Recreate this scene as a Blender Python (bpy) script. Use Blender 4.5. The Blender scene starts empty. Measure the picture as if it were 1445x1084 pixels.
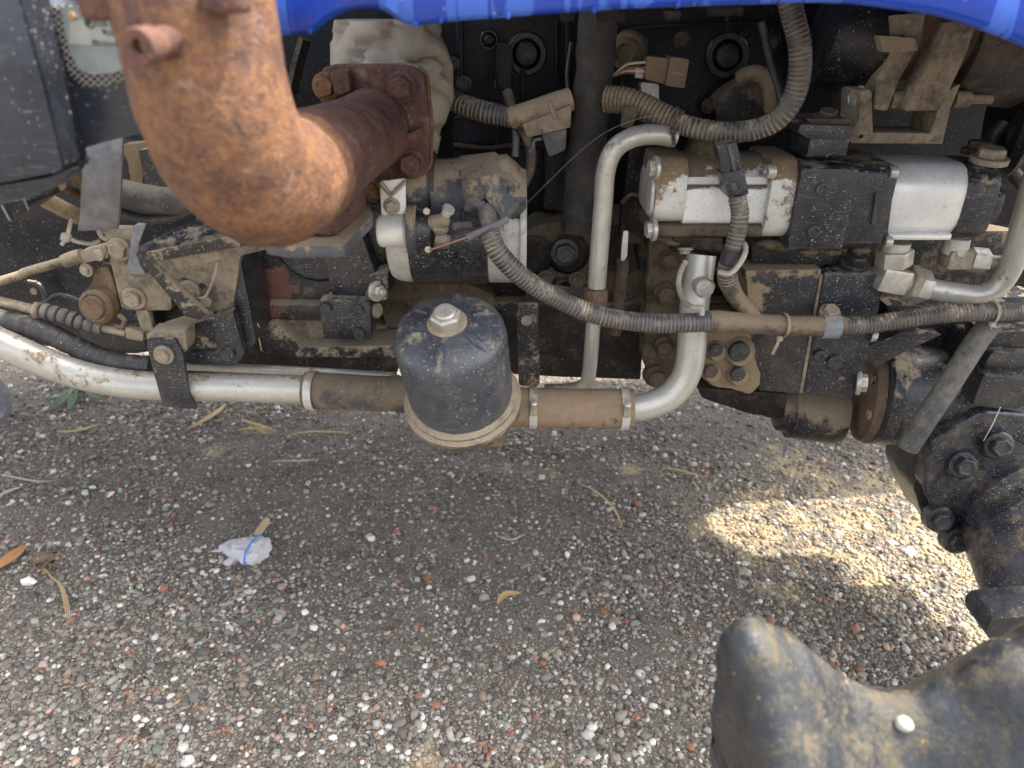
import bpy, bmesh, math, random
import numpy as np
from mathutils import Vector, Matrix, noise as mnoise

random.seed(7)
rng = np.random.default_rng(7)
sc = bpy.context.scene
COL = sc.collection
R_ = math.radians

# ------------------------------------------------------------------ camera, sky, sun, exposure
PITCH = R_(28.0)
EYE = Vector((0.0, 0.0, 0.92))
FPX = 1030.0
cam_d = bpy.data.cameras.new('camera')
cam = bpy.data.objects.new('camera', cam_d)
COL.objects.link(cam)
cam.location = EYE
cam.rotation_euler = (math.pi / 2 - PITCH, 0, 0)
cam_d.sensor_width = 36.0
cam_d.lens = FPX / 1445.0 * 36.0
cam_d.clip_start = 0.02
cam_d.clip_end = 400.0
cam_d.dof.use_dof = True
cam_d.dof.focus_distance = 0.98
cam_d.dof.aperture_fstop = 4.8
sc.camera = cam

SUN = Vector((0.50, 0.08, 0.862)).normalized()      # towards the sun
world = bpy.data.worlds.new('World')
sc.world = world
world.use_nodes = True
wn = world.node_tree
for n in list(wn.nodes):
    wn.nodes.remove(n)
w_out = wn.nodes.new('ShaderNodeOutputWorld')
w_bg = wn.nodes.new('ShaderNodeBackground')
w_sky = wn.nodes.new('ShaderNodeTexSky')
w_sky.sky_type = 'NISHITA'
w_sky.sun_disc = False
w_sky.sun_elevation = math.asin(SUN.z)
w_sky.sun_rotation = math.atan2(SUN.x, SUN.y)
w_sky.air_density = 1.0
w_sky.dust_density = 4.0
w_sky.ozone_density = 0.6
w_hsv = wn.nodes.new('ShaderNodeHueSaturation')
w_hsv.inputs['Saturation'].default_value = 0.38
wn.links.new(w_sky.outputs[0], w_hsv.inputs['Color'])
wn.links.new(w_hsv.outputs[0], w_bg.inputs['Color'])
w_bg.inputs['Strength'].default_value = 0.15
wn.links.new(w_bg.outputs[0], w_out.inputs['Surface'])

sun_d = bpy.data.lights.new('sun', 'SUN')
sun_d.energy = 2.0
sun_d.angle = R_(0.6)
sun_d.color = (1.0, 0.92, 0.79)
sun = bpy.data.objects.new('sun', sun_d)
COL.objects.link(sun)
sun.rotation_euler = (-SUN).to_track_quat('-Z', 'Y').to_euler()
sun.location = SUN * 20

sc.view_settings.view_transform = 'Standard'
sc.view_settings.look = 'None'
sc.view_settings.gamma = 1.0
sc.view_settings.exposure = 2.15
sc.render.engine = 'CYCLES'
sc.cycles.use_denoising = True
sc.cycles.max_bounces = 6
sc.cycles.diffuse_bounces = 4

# ------------------------------------------------------------------ photograph pixel -> place at a known depth
CT, ST = math.cos(PITCH), math.sin(PITCH)
FWD, UPV, RIGHT = Vector((0, CT, -ST)), Vector((0, ST, CT)), Vector((1, 0, 0))

def ray(x, y):
    return FWD + RIGHT * ((x - 722.5) / FPX) + UPV * ((542.0 - y) / FPX)

def P(x, y, Y):
    d = ray(x, y)
    return EYE + d * (Y / d.y)

def PZ(x, y, z):
    d = ray(x, y)
    return EYE + d * ((z - EYE.z) / d.z)

def RP(px, x, y, Y):
    """a radius of px pixels in the photograph, for a thing at this place, in metres"""
    d = ray(x, y)
    return px * (Y / d.y) / FPX

def axis_at(x, y, elev, lean):
    """axis of a round thing from how its end ellipse looks: elevation of view over the rim plane, lean in the picture"""
    r = ray(x, y).normalized()
    u = (UPV - r * UPV.dot(r)).normalized()
    k = (RIGHT - r * RIGHT.dot(r) - u * RIGHT.dot(u)).normalized()
    e, l = R_(elev), R_(lean)
    return (-r * math.sin(e) + (u * math.cos(l) - k * math.sin(l)) * math.cos(e)).normalized()

# ------------------------------------------------------------------ mesh helpers
def frame_of(a):
    a = Vector(a).normalized()
    h = Vector((0, 0, 1)) if abs(a.z) < 0.9 else Vector((0, -1, 0))
    s = h.cross(a).normalized()
    return s, a.cross(s).normalized(), a

def catmull(pts, step):
    pts = [Vector(p) for p in pts]
    if len(pts) == 2:
        n = max(2, int((pts[1] - pts[0]).length / step) + 1)
        return [pts[0].lerp(pts[1], i / (n - 1)) for i in range(n)]
    ext = [pts[0] * 2 - pts[1]] + pts + [pts[-1] * 2 - pts[-2]]
    out = []
    for i in range(1, len(ext) - 2):
        p0, p1, p2, p3 = ext[i - 1], ext[i], ext[i + 1], ext[i + 2]
        n = max(2, int((p2 - p1).length / step))
        for k in range(n):
            t = k / n
            out.append(0.5 * ((2 * p1) + (p2 - p0) * t + (2 * p0 - 5 * p1 + 4 * p2 - p3) * t * t + (3 * p1 - p0 - 3 * p2 + p3) * t ** 3))
    out.append(pts[-1])
    return out

class MB:
    def __init__(s):
        s.v, s.f, s.g = [], [], []
    def add(s, vs, fs, g=None):
        o = len(s.v)
        s.v += [Vector(p) for p in vs]
        s.g += (g if g is not None else [0.0] * len(vs))
        s.f += [tuple(i + o for i in f) for f in fs]
        return s
    def rings(s, rings, cap0=True, cap1=True, g=None):
        n = len(rings[0]); vs = [p for r in rings for p in r]; fs = []
        for i in range(len(rings) - 1):
            for j in range(n):
                k = (j + 1) % n
                fs.append((i * n + j, i * n + k, (i + 1) * n + k, (i + 1) * n + j))
        if cap0: fs.append(tuple(range(n - 1, -1, -1)))
        if cap1: fs.append(tuple((len(rings) - 1) * n + j for j in range(n)))
        gg = None if g is None else [x for x in g for _ in range(n)]
        return s.add(vs, fs, gg)
    def tube(s, pts, r, n=16, step=0.004, pitch=None, depth=0.0, rfun=None, wob=0.0, raw=False, flat=1.0, sharp=False):
        path = [Vector(p) for p in pts] if raw else catmull(pts, step)
        if pitch:
            L = [0.0]
            for a, b in zip(path, path[1:]): L.append(L[-1] + (b - a).length)
            def at(q):
                lo = max(0, min(len(path) - 2, int(np.searchsorted(L, q)) - 1))
                w = (q - L[lo]) / max(1e-9, L[lo + 1] - L[lo])
                return path[lo].lerp(path[lo + 1], min(1, max(0, w)))
            q, np_, rr, gg = 0.0, [], [], []
            jit = random.Random(3)
            while q < L[-1]:
                pj = pitch * jit.uniform(0.85, 1.18)
                dd = depth * jit.uniform(0.6, 1.2)
                for fr, ro, gv in ((0.0, -dd, 1.0), (0.12, 0.0, 0.15), (0.5, 0.1 * dd, 0.0), (0.80, 0.0, 0.2), (0.95, -dd, 1.0)):
                    if q + fr * pj <= L[-1]:
                        np_.append(at(q + fr * pj)); rr.append(ro); gg.append(gv)
                q += pj
            path, radd = np_, rr
        else:
            radd, gg = [0.0] * len(path), [0.0] * len(path)
        rings = []
        t0 = (path[1] - path[0]).normalized()
        a, b, _ = frame_of(t0)
        for i, p in enumerate(path):
            t = (path[min(i + 1, len(path) - 1)] - path[max(i - 1, 0)])
            t = t.normalized() if t.length > 1e-9 else t0
            a = (a - t * a.dot(t)).normalized(); b = t.cross(a)
            rad = (rfun(i / (len(path) - 1)) if rfun else r) + radd[i]
            ring = []
            for j in range(n):
                q = 2 * math.pi * j / n
                w = 1.0
                if wob: w += wob * mnoise.noise(Vector((p.x * 45 + math.cos(q), p.y * 45 + math.sin(q), p.z * 45)))
                ring.append(p + (a * math.cos(q) + b * math.sin(q) * flat) * rad * w)
            rings.append(ring)
        return s.rings(rings, g=gg)
    def lathe(s, o, ax, prof, n=32, cap0=True, cap1=True, start=0.0):
        a, b, t = frame_of(ax); o = Vector(o)
        rings = [[o + t * q + (a * math.cos(2 * math.pi * j / n + start) + b * math.sin(2 * math.pi * j / n + start)) * max(r, 1e-5) for j in range(n)] for q, r in prof]
        return s.rings(rings, cap0, cap1)
    def prism(s, front, back):
        n = len(front)
        vs = list(front) + list(back)
        fs = [tuple(range(n)), tuple(range(2 * n - 1, n - 1, -1))]
        for j in range(n):
            k = (j + 1) % n
            fs.append((j, n + j, n + k, k))
        return s.add(vs, fs)
    def plate(s, px, Y, d, dv=None):
        """solid plate: outline given in the picture, front face at depth Y, thickness d away from the eye"""
        fr = [P(p[0], p[1], p[2] if len(p) > 2 else Y) for p in px]
        v = Vector(dv) if dv is not None else Vector((0, d, 0))
        return s.prism(fr, [p + v for p in fr])
    def box(s, c, size, rot=None):
        c = Vector(c); h = [q / 2 for q in size]
        vs = [Vector((x * h[0], y * h[1], z * h[2])) for z in (-1, 1) for y in (-1, 1) for x in (-1, 1)]
        if rot is not None: vs = [rot @ v for v in vs]
        return s.add([c + v for v in vs], [(0, 2, 3, 1), (4, 5, 7, 6), (0, 1, 5, 4), (1, 3, 7, 5), (3, 2, 6, 7), (2, 0, 4, 6)])
    def prismx(s, x0, x1, prof):
        """profile of (Y, z) points pushed along X"""
        return s.prism([Vector((x0, y, z)) for y, z in prof], [Vector((x1, y, z)) for y, z in prof])
    def sphere(s, c, r, nu=12, nv=8, sq=(1, 1, 1)):
        c = Vector(c)
        rings = []
        for i in range(nv + 1):
            th = math.pi * i / nv
            rr = max(1e-4, math.sin(th))
            rings.append([c + Vector((math.cos(2 * math.pi * j / nu) * rr * r * sq[0], math.sin(2 * math.pi * j / nu) * rr * r * sq[1], -math.cos(th) * r * sq[2])) for j in range(nu)])
        return s.rings(rings)

def rr(y0, y1, z0, z1, r, n=5):
    out = []
    for cy, cz, a0 in ((y1 - r, z1 - r, 0), (y0 + r, z1 - r, 90), (y0 + r, z0 + r, 180), (y1 - r, z0 + r, 270)):
        for k in range(n + 1):
            a = R_(a0 + 90 * k / n)
            out.append((cy + r * math.cos(a), cz + r * math.sin(a)))
    return out

def rpoly(pts, r, n=3):
    """round the corners of a picture outline"""
    out = []
    m = len(pts)
    for i in range(m):
        p0, p1, p2 = Vector(pts[i - 1][:2]), Vector(pts[i][:2]), Vector(pts[(i + 1) % m][:2])
        a, b = p0 - p1, p2 - p1
        q = min(r, a.length * 0.45, b.length * 0.45)
        s, e = p1 + a.normalized() * q, p1 + b.normalized() * q
        for k in range(n + 1):
            t = k / n
            out.append(tuple((s * (1 - t) ** 2 + p1 * 2 * t * (1 - t) + e * t * t)))
    return out

LOC = {}
def build(name, mb, m, parent=None, bev=0.0, ang=35, lump=0.0, lscale=40, sub=0, base=None, seg=2):
    me = bpy.data.meshes.new(name)
    bm = bmesh.new()
    lay = bm.verts.layers.float.new('groove')
    vs = [bm.verts.new(p) for p in mb.v]
    for v, g in zip(vs, mb.g): v[lay] = g
    for f in mb.f:
        try: bm.faces.new([vs[i] for i in f])
        except ValueError: pass
    bmesh.ops.recalc_face_normals(bm, faces=bm.faces)
    if bev > 0:
        es = [e for e in bm.edges if len(e.link_faces) == 2 and e.calc_face_angle(0) > R_(28)]
        if es:
            bmesh.ops.bevel(bm, geom=es, offset=bev, offset_type='OFFSET', segments=seg, profile=0.6, affect='EDGES', clamp_overlap=True)
    if lump > 0:
        bmesh.ops.triangulate(bm, faces=[f for f in bm.faces if len(f.verts) > 4])
        for _ in range(sub):
            bmesh.ops.subdivide_edges(bm, edges=[e for e in bm.edges if e.calc_length() > 0.006], cuts=1, use_grid_fill=True)
        bm.normal_update()
        mv = []
        for v in bm.verts:
            q = v.co * lscale
            mv.append(v.normal * lump * (mnoise.noise(q) + 0.5 * mnoise.noise(q * 2.3) + 0.25 * mnoise.noise(q * 5)))
        for v, d in zip(bm.verts, mv): v.co += d
    if parent is not None:
        W = LOC[parent.name]
    else:
        W = Vector(base) if base is not None else Vector((sum(v.co.x for v in bm.verts) / len(bm.verts), sum(v.co.y for v in bm.verts) / len(bm.verts), min(v.co.z for v in bm.verts)))
    for v in bm.verts: v.co -= W
    bm.to_mesh(me); bm.free()
    me.shade_smooth()
    me.set_sharp_from_angle(angle=R_(ang))
    me.materials.append(m)
    o = bpy.data.objects.new(name, me)
    COL.objects.link(o)
    if parent is not None:
        o.parent = parent
    else:
        o.location = W
    LOC[o.name] = W.copy()
    return o

def tag(o, label, cat, group=None, kind=None):
    if label: o['label'] = label
    if cat: o['category'] = cat
    if group: o['group'] = group
    if kind: o['kind'] = kind
    return o

def thing(name, label, cat, base, group=None):
    o = bpy.data.objects.new(name, None)
    o.empty_display_size = 0.02
    COL.objects.link(o)
    o.location = Vector(base)
    LOC[o.name] = Vector(base)
    return tag(o, label, cat, group)

BOLTS = {}
def bolt(parent, pos, nrm, r, m, kind='hex', name='bolt', spin=0.0, h=None):
    """hex: head on a flanged washer; cap: round plug; stud: nut with the thread end showing; socket: round head with a recess"""
    key = (kind, m.name)
    if key not in BOLTS:
        b = MB(); z = Vector((0, 0, 1)); o = Vector((0, 0, 0))
        if kind == 'hex':
            b.lathe(o, z, [(-0.3, 1.32), (0.10, 1.36), (0.16, 1.30), (0.2, 0.9)], 24)
            b.lathe(o, z, [(0.15, 1.0), (0.70, 1.0), (0.82, 0.90), (0.83, 0.70), (0.78, 0.62)], 6)
        elif kind == 'stud':
            b.lathe(o, z, [(-0.3, 1.5), (0.14, 1.5), (0.18, 1.4)], 24)
            b.lathe(o, z, [(0.13, 1.0), (0.85, 1.0), (0.97, 0.86)], 6)
            b.lathe(o, z, [(0.9, 0.55), (1.5, 0.55), (1.6, 0.46)], 16)
        elif kind == 'cap':
            b.lathe(o, z, [(-0.3, 1.0), (0.22, 1.0), (0.32, 0.9), (0.33, 0.5), (0.36, 0.05)], 20)
        else:
            b.lathe(o, z, [(-0.3, 1.0), (0.75, 1.0), (0.85, 0.92), (0.86, 0.55), (0.4, 0.5)], 20)
        me = build('bolt_shape', b, m, base=(0, 0, 0), bev=0.05 if kind != 'cap' else 0)
        BOLTS[key] = me.data
        bpy.data.objects.remove(me)
    o = bpy.data.objects.new(name, BOLTS[key])
    COL.objects.link(o)
    n = Vector(nrm).normalized()
    o.rotation_mode = 'QUATERNION'
    o.rotation_quaternion = n.to_track_quat('Z', 'Y') @ Matrix.Rotation(spin, 3, 'Z').to_quaternion()
    o.scale = (r, r, r * (h or 1.0))
    if parent is not None:
        W = LOC[parent.name]
        o.parent = parent
        o.location = Vector(pos) - W
    else:
        o.location = pos
    LOC[o.name] = Vector(pos)
    return o

def bolt_px(parent, x, y, Y, rpx, m, kind='hex', nrm=(0, -1, 0), name='bolt', spin=None, h=None):
    return bolt(parent, P(x, y, Y), nrm, RP(rpx, x, y, Y), m, kind, name, random.uniform(0, 1) if spin is None else spin, h)

# ------------------------------------------------------------------ materials
class NT:
    def __init__(s, name):
        s.m = bpy.data.materials.new(name); s.m.use_nodes = True
        s.t = s.m.node_tree
        s.t.nodes.clear()
        s.out = s.t.nodes.new('ShaderNodeOutputMaterial')
        s.b = s.t.nodes.new('ShaderNodeBsdfPrincipled')
        s.t.links.new(s.b.outputs[0], s.out.inputs[0])
        s.geo = s.t.nodes.new('ShaderNodeNewGeometry')
        s.pos = s.geo.outputs['Position']
    def L(s, a, b): s.t.links.new(a, b)
    def put(s, inp, v):
        if hasattr(v, 'is_output') or isinstance(v, bpy.types.NodeSocket): s.L(v, inp)
        elif isinstance(v, (tuple, list)) and inp.type == 'RGBA': inp.default_value = (*v[:3], 1)
        else: inp.default_value = v
    def noise(s, scale, det=4, rough=0.6, dist=0.0, vec=None, out=0):
        n = s.t.nodes.new('ShaderNodeTexNoise')
        n.inputs['Scale'].default_value = scale; n.inputs['Detail'].default_value = det
        n.inputs['Roughness'].default_value = rough; n.inputs['Distortion'].default_value = dist
        s.L(vec or s.pos, n.inputs['Vector'])
        return n.outputs[out]
    def voro(s, scale, vec=None, rnd=1.0):
        n = s.t.nodes.new('ShaderNodeTexVoronoi')
        n.inputs['Scale'].default_value = scale; n.inputs['Randomness'].default_value = rnd
        s.L(vec or s.pos, n.inputs['Vector'])
        return n.outputs['Distance'], n.outputs['Color']
    def stretch(s, sx, sy, sz, vec=None):
        n = s.t.nodes.new('ShaderNodeVectorMath'); n.operation = 'MULTIPLY'
        s.L(vec or s.pos, n.inputs[0]); n.inputs[1].default_value = (sx, sy, sz)
        return n.outputs[0]
    def math(s, op, a, b=0.0, c=None, clamp=False):
        n = s.t.nodes.new('ShaderNodeMath'); n.operation = op; n.use_clamp = clamp
        s.put(n.inputs[0], a); s.put(n.inputs[1], b)
        if c is not None: s.put(n.inputs[2], c)
        return n.outputs[0]
    def ss(s, v, lo, hi, o0=0.0, o1=1.0):
        n = s.t.nodes.new('ShaderNodeMapRange'); n.interpolation_type = 'SMOOTHSTEP'
        s.put(n.inputs[0], v); n.inputs[1].default_value = lo; n.inputs[2].default_value = hi
        n.inputs[3].default_value = o0; n.inputs[4].default_value = o1
        return n.outputs[0]
    def mix(s, f, a, b, mode='MIX'):
        n = s.t.nodes.new('ShaderNodeMix'); n.data_type = 'RGBA'; n.blend_type = mode
        s.put(n.inputs[0], f); s.put(n.inputs[6], a); s.put(n.inputs[7], b)
        return n.outputs[2]
    def ramp(s, f, stops):
        n = s.t.nodes.new('ShaderNodeValToRGB')
        el = n.color_ramp.elements
        while len(el) < len(stops): el.new(0.5)
        for e, (p, c) in zip(el, stops): e.position = p; e.color = (*c, 1)
        s.L(f, n.inputs[0])
        return n.outputs[0]
    def sep(s, v):
        n = s.t.nodes.new('ShaderNodeSeparateXYZ'); s.L(v, n.inputs[0]); return n.outputs
    def attr(s, name):
        n = s.t.nodes.new('ShaderNodeAttribute'); n.attribute_name = name; return n
    def bump(s, h, strength, dist=0.002):
        n = s.t.nodes.new('ShaderNodeBump'); n.inputs['Strength'].default_value = strength; n.inputs['Distance'].default_value = dist
        s.L(h, n.inputs['Height']); s.L(n.outputs[0], s.b.inputs['Normal'])
    def set(s, col=None, rough=None, metal=None, spec=None, coat=None):
        if col is not None: s.put(s.b.inputs['Base Color'], col)
        if rough is not None: s.put(s.b.inputs['Roughness'], rough)
        if metal is not None: s.put(s.b.inputs['Metallic'], metal)
        if spec is not None: s.put(s.b.inputs['Specular IOR Level'], spec)
        if coat is not None: s.put(s.b.inputs['Coat Weight'], coat)
        return s.m

TAN = (0.31, 0.25, 0.175)
MUD = (0.135, 0.098, 0.065)

def dirty(name, base, rough=0.45, metal=0.0, dust=0.35, up=0.35, dustc=TAN, dscale=16, speck=0.35, speckc=(0.42, 0.36, 0.27), sscale=190,
          chip=0.0, chipc=(0.16, 0.05, 0.028), bump=0.25, bscale=260, var=0.35, groove=0.0, scratch=0.0, scratchc=(0.3, 0.3, 0.3), film=0.25, soft=0.11, chip_at=None, spec=0.5, run=0.0):
    k = NT(name)
    n1 = k.noise(dscale, 7, 0.68, 0.3)
    n2 = k.noise(dscale * 5.3, 5, 0.7)
    nz = k.sep(k.geo.outputs['Normal'])[2]
    a = k.math('MULTIPLY_ADD', n2, 0.42, k.math('MULTIPLY', n1, 0.75))
    a = k.math('MULTIPLY_ADD', k.math('MAXIMUM', nz, -0.35), up, a)
    if run:
        a = k.math('MULTIPLY_ADD', k.math('SUBTRACT', k.noise(1.0, 4, 0.6, 0.5, k.stretch(110, 110, 9)), 0.5), run, a)
    thr = 1.0 - dust * 0.8
    mask = k.ss(a, thr - soft, thr + soft)
    if groove:
        g = k.attr('groove').outputs['Fac']
        mask = k.math('MAXIMUM', mask, k.math('MULTIPLY', g, k.ss(n1, 0.30, 0.50, 0.45 * groove, groove)), clamp=True)
    # thin film of dust everywhere, thick dust in the mask
    shade = k.ss(k.noise(dscale * 2.1, 6, 0.7), 0.3, 0.72, 1.0 - var, 1.0 + var)
    bc = k.mix(1.0, base, k.mix(1.0, (1, 1, 1), shade, 'MULTIPLY'), 'MULTIPLY')
    c = k.mix(k.ss(k.noise(dscale * 1.4, 8, 0.75, 0.6), 0.40, 0.80, 0.0, film), bc, dustc)
    if chip:
        cm = k.ss(k.noise(dscale * 0.62, 9, 0.62, 0.5), 1.0 - chip - 0.008, 1.0 - chip + 0.008)
        c = k.mix(cm, c, k.mix(n2, chipc, tuple(q * 1.9 for q in chipc)))
    if chip_at:
        dn = k.t.nodes.new('ShaderNodeVectorMath'); dn.operation = 'DISTANCE'
        k.L(k.pos, dn.inputs[0]); dn.inputs[1].default_value = chip_at[0]
        q = k.math('MULTIPLY_ADD', k.noise(38, 6, 0.6, 0.4), 0.060, dn.outputs['Value'])
        c = k.mix(k.ss(q, chip_at[1] + 0.030 - 0.0007, chip_at[1] + 0.030 + 0.0007, 1, 0), c, k.mix(n2, tuple(q_ * .8 for q_ in chipc), tuple(q_ * 1.6 for q_ in chipc)))
    if scratch:
        st = k.noise(900, 2, 0.5, 0, k.stretch(0.06, 1, 1.0))
        c = k.mix(k.math('MULTIPLY', k.ss(st, 0.60, 0.74), scratch), c, scratchc)
    dv = k.mix(k.noise(dscale * 7, 4, 0.7), tuple(q * 0.72 for q in dustc), tuple(min(1, q * 1.22) for q in dustc))
    c = k.mix(mask, c, dv)
    if speck:
        cl = k.noise(dscale * 1.7, 4, 0.65)
        wv = k.t.nodes.new('ShaderNodeVectorMath'); wv.operation = 'MULTIPLY_ADD'
        k.L(k.noise(sscale * 2.2, 2, 0.6, out=1), wv.inputs[0]); wv.inputs[1].default_value = (0.0035, 0.0035, 0.0035); k.L(k.pos, wv.inputs[2])
        tot = None
        for sc_, hi in ((sscale * 1.25, 0.19), (sscale * 2.6, 0.27)):
            d, col = k.voro(sc_, wv.outputs[0])
            rad = k.math('MULTIPLY_ADD', k.sep(col)[1], hi * 0.9, hi * 0.25)
            gate = k.ss(k.math('ADD', k.sep(col)[0], k.math('MULTIPLY', cl, 1.3)), 1.66 - speck * 0.50, 1.70 - speck * 0.50)
            sm = k.math('MULTIPLY', k.math('LESS_THAN', d, rad), gate)
            tot = sm if tot is None else k.math('MAXIMUM', tot, sm)
        fine = k.math('MULTIPLY', k.ss(k.noise(850, 2, 0.5), 0.63, 0.70), k.ss(cl, 0.42, 0.66, 0.0, min(1.0, speck)))
        tot = k.math('MAXIMUM', tot, fine)
        c = k.mix(k.math('MULTIPLY', tot, 0.85), c, speckc)
        mask2 = k.math('MAXIMUM', mask, tot)
    else:
        mask2 = mask
    rv = k.math('MULTIPLY_ADD', k.noise(60, 4, 0.6), 0.30, rough - 0.14)
    rg = k.math('MULTIPLY_ADD', mask2, 0.9 - rough, rv, clamp=True)
    k.set(c, rg, k.math('MULTIPLY', k.math('SUBTRACT', 1.0, mask2, clamp=True), metal) if metal else 0.0)
    k.set(spec=k.math('MULTIPLY_ADD', mask2, 0.12 - spec, spec))
    h = k.math('MULTIPLY_ADD', mask2, 0.5, k.math('MULTIPLY', k.noise(bscale, 5, 0.7), 0.8))
    k.bump(h, bump, 0.0022)
    return k.m

def rusty(name, c0, c1, c2, bump=0.35, pale=0.25, palec=(0.42, 0.30, 0.24), scale=22):
    k = NT(name)
    n1 = k.noise(scale, 8, 0.65, 0.4); n2 = k.noise(scale * 6, 6, 0.72); n3 = k.noise(420, 3, 0.6)
    f = k.math('MULTIPLY_ADD', n2, 0.62, k.math('MULTIPLY', n1, 0.5))
    c = k.ramp(f, [(0.34, c0), (0.50, c1), (0.66, c2)])
    d, col = k.voro(330)
    sp = k.math('MULTIPLY', k.ss(d, 0.18, 0.36, 1, 0), k.ss(k.sep(col)[1], 0.80, 0.86))
    c = k.mix(k.math('MULTIPLY', sp, 0.55), c, (0.42, 0.20, 0.07))
    c = k.mix(k.ss(k.noise(scale * 1.3, 7, 0.72, 0.8), 0.56, 0.74, 0, pale), c, palec)
    c = k.mix(k.ss(n3, 0.52, 0.72, 0, 0.55), c, tuple(q * 0.35 for q in c0))
    pl = k.ss(k.noise(scale * 1.3, 7, 0.72, 0.8), 0.54, 0.70, 0, 1)
    pit = k.noise(150, 5, 0.75)
    c = k.mix(k.ss(pit, 0.56, 0.70, 0, 0.7), c, tuple(q * 0.5 for q in c0))
    k.set(c, k.math('MULTIPLY_ADD', pl, -0.30, k.ss(n1, 0.3, 0.7, 0.58, 0.85)), 0.0)
    k.bump(k.math('MULTIPLY_ADD', n3, 0.4, k.math('MULTIPLY_ADD', pit, 0.8, k.math('MULTIPLY', n2, 0.7))), bump, 0.003)
    return k.m

M = {}
M['black'] = dirty('black_paint_dusty', (0.012, 0.0145, 0.0205), 0.30, 0, 0.30, 0.16, soft=0.05, speck=0.9, speckc=(0.36, 0.33, 0.27), sscale=150, scratch=0.3, film=0.10)
M['black_clean'] = dirty('black_paint', (0.009, 0.011, 0.016), 0.32, 0, 0.22, 0.12, speck=0.55, film=0.07, spec=0.35, soft=0.06)
M['black_mud'] = dirty('black_paint_muddy', (0.009, 0.010, 0.013), 0.45, 0, 0.44, 0.28, dustc=(0.19, 0.15, 0.105), speck=0.6, film=0.12, soft=0.06, spec=0.35)
M['black_peel'] = dirty('black_paint_peeling', (0.012, 0.0145, 0.019), 0.34, 0, 0.28, 0.26, speck=0.6, chipc=(0.115, 0.050, 0.038), dscale=14, film=0.15, chip_at=(tuple(P(376, 414, 0.958)), 0.038))
M['dark'] = dirty('dark_engine_paint', (0.004, 0.005, 0.009), 0.42, 0, 0.24, 0.2, dustc=(0.10, 0.07, 0.045), speck=0.5, speckc=(0.22, 0.2, 0.17), dscale=9, film=0.06, spec=0.25, soft=0.07)
M['mud'] = dirty('caked_mud', (0.030, 0.025, 0.020), 0.85, 0, 0.60, 0.22, spec=0.2, dustc=(0.125, 0.097, 0.068), speck=0.2, bump=0.8, dscale=24, soft=0.16)
M['mud_dark'] = dirty('dark_oily_mud', (0.012, 0.011, 0.010), 0.65, 0, 0.44, 0.28, spec=0.25, soft=0.08, dustc=(0.078, 0.060, 0.043), speck=0.15, bump=0.7, dscale=22, film=0.15)
M['tan'] = dirty('dust_covered_steel', (0.055, 0.048, 0.040), 0.75, 0, 0.58, 0.16, dustc=(0.30, 0.245, 0.175), speck=0.55, speckc=(0.04, 0.034, 0.028), bump=0.45, dscale=22, soft=0.16)
M['tan_black'] = dirty('half_dusted_black_steel', (0.010, 0.0115, 0.015), 0.38, 0, 0.46, 0.24, dustc=(0.32, 0.26, 0.185), speck=0.7, dscale=24, soft=0.05, film=0.10)
M['silver'] = dirty('cast_aluminium', (0.70, 0.69, 0.66), 0.42, 0.2, 0.34, 0.30, dustc=(0.19, 0.14, 0.095), speck=0.75, speckc=(0.12, 0.09, 0.06), sscale=260, var=0.08, film=0.10, bump=0.15, soft=0.04)
M['silver_clean'] = dirty('machined_aluminium', (0.70, 0.69, 0.66), 0.36, 0.25, 0.24, 0.10, dustc=(0.25, 0.19, 0.13), speck=0.45, speckc=(0.12, 0.09, 0.06), sscale=300, var=0.08, film=0.12, bump=0.12)
M['silver_dusty'] = dirty('dusty_aluminium', (0.50, 0.485, 0.44), 0.5, 0.2, 0.36, 0.22, dustc=(0.27, 0.215, 0.15), speck=0.5, speckc=(0.1, 0.08, 0.05), var=0.12, film=0.25)
M['pipe'] = dirty('silver_painted_pipe', (0.46, 0.44, 0.385), 0.36, 0.4, 0.345, 0.10, dustc=(0.23, 0.165, 0.10), speck=0.6, speckc=(0.2, 0.15, 0.1), sscale=300, var=0.10, film=0.12, bump=0.12, dscale=20, soft=0.05)
M['zinc'] = dirty('zinc_bolt', (0.48, 0.45, 0.39), 0.34, 0.5, 0.28, 0.12, dustc=(0.28, 0.22, 0.15), speck=0.2, dscale=60, var=0.15, film=0.2)
M['zinc_dusty'] = dirty('dusty_bolt', (0.30, 0.265, 0.21), 0.55, 0.2, 0.48, 0.15, dustc=(0.28, 0.22, 0.15), speck=0.3, dscale=60, speckc=(0.06, 0.05, 0.04))
M['bolt_black'] = dirty('black_bolt', (0.024, 0.027, 0.034), 0.36, 0.1, 0.28, 0.08, speck=0.4, dscale=60, film=0.15)
M['rust'] = rusty('orange_rust', (0.045, 0.022, 0.015), (0.135, 0.062, 0.035), (0.265, 0.125, 0.054), bump=1.0, pale=0.85, palec=(0.40, 0.29, 0.25))
M['rust_dark'] = rusty('dark_rust', (0.032, 0.014, 0.013), (0.072, 0.031, 0.027), (0.150, 0.070, 0.046), bump=0.8, pale=0.65, palec=(0.32, 0.26, 0.245))
M['rust_brown'] = rusty('brown_rust', (0.06, 0.034, 0.022), (0.12, 0.072, 0.046), (0.20, 0.13, 0.085), pale=0.2)
M['canister'] = dirty('grey_black_canister_paint', (0.047, 0.053, 0.066), 0.30, 0, 0.33, 0.03, run=0.55, soft=0.08, dustc=(0.25, 0.205, 0.15), speck=0.7, sscale=150, scratch=0.75, scratchc=(0.20, 0.18, 0.15), dscale=22, film=0.14)
M['conduit'] = dirty('black_split_conduit', (0.026, 0.029, 0.038), 0.34, 0, 0.36, 0.10, dustc=(0.42, 0.345, 0.25), speck=0.1, dscale=30, groove=1.0, bump=0.1, var=0.2, film=0.18)
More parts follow.
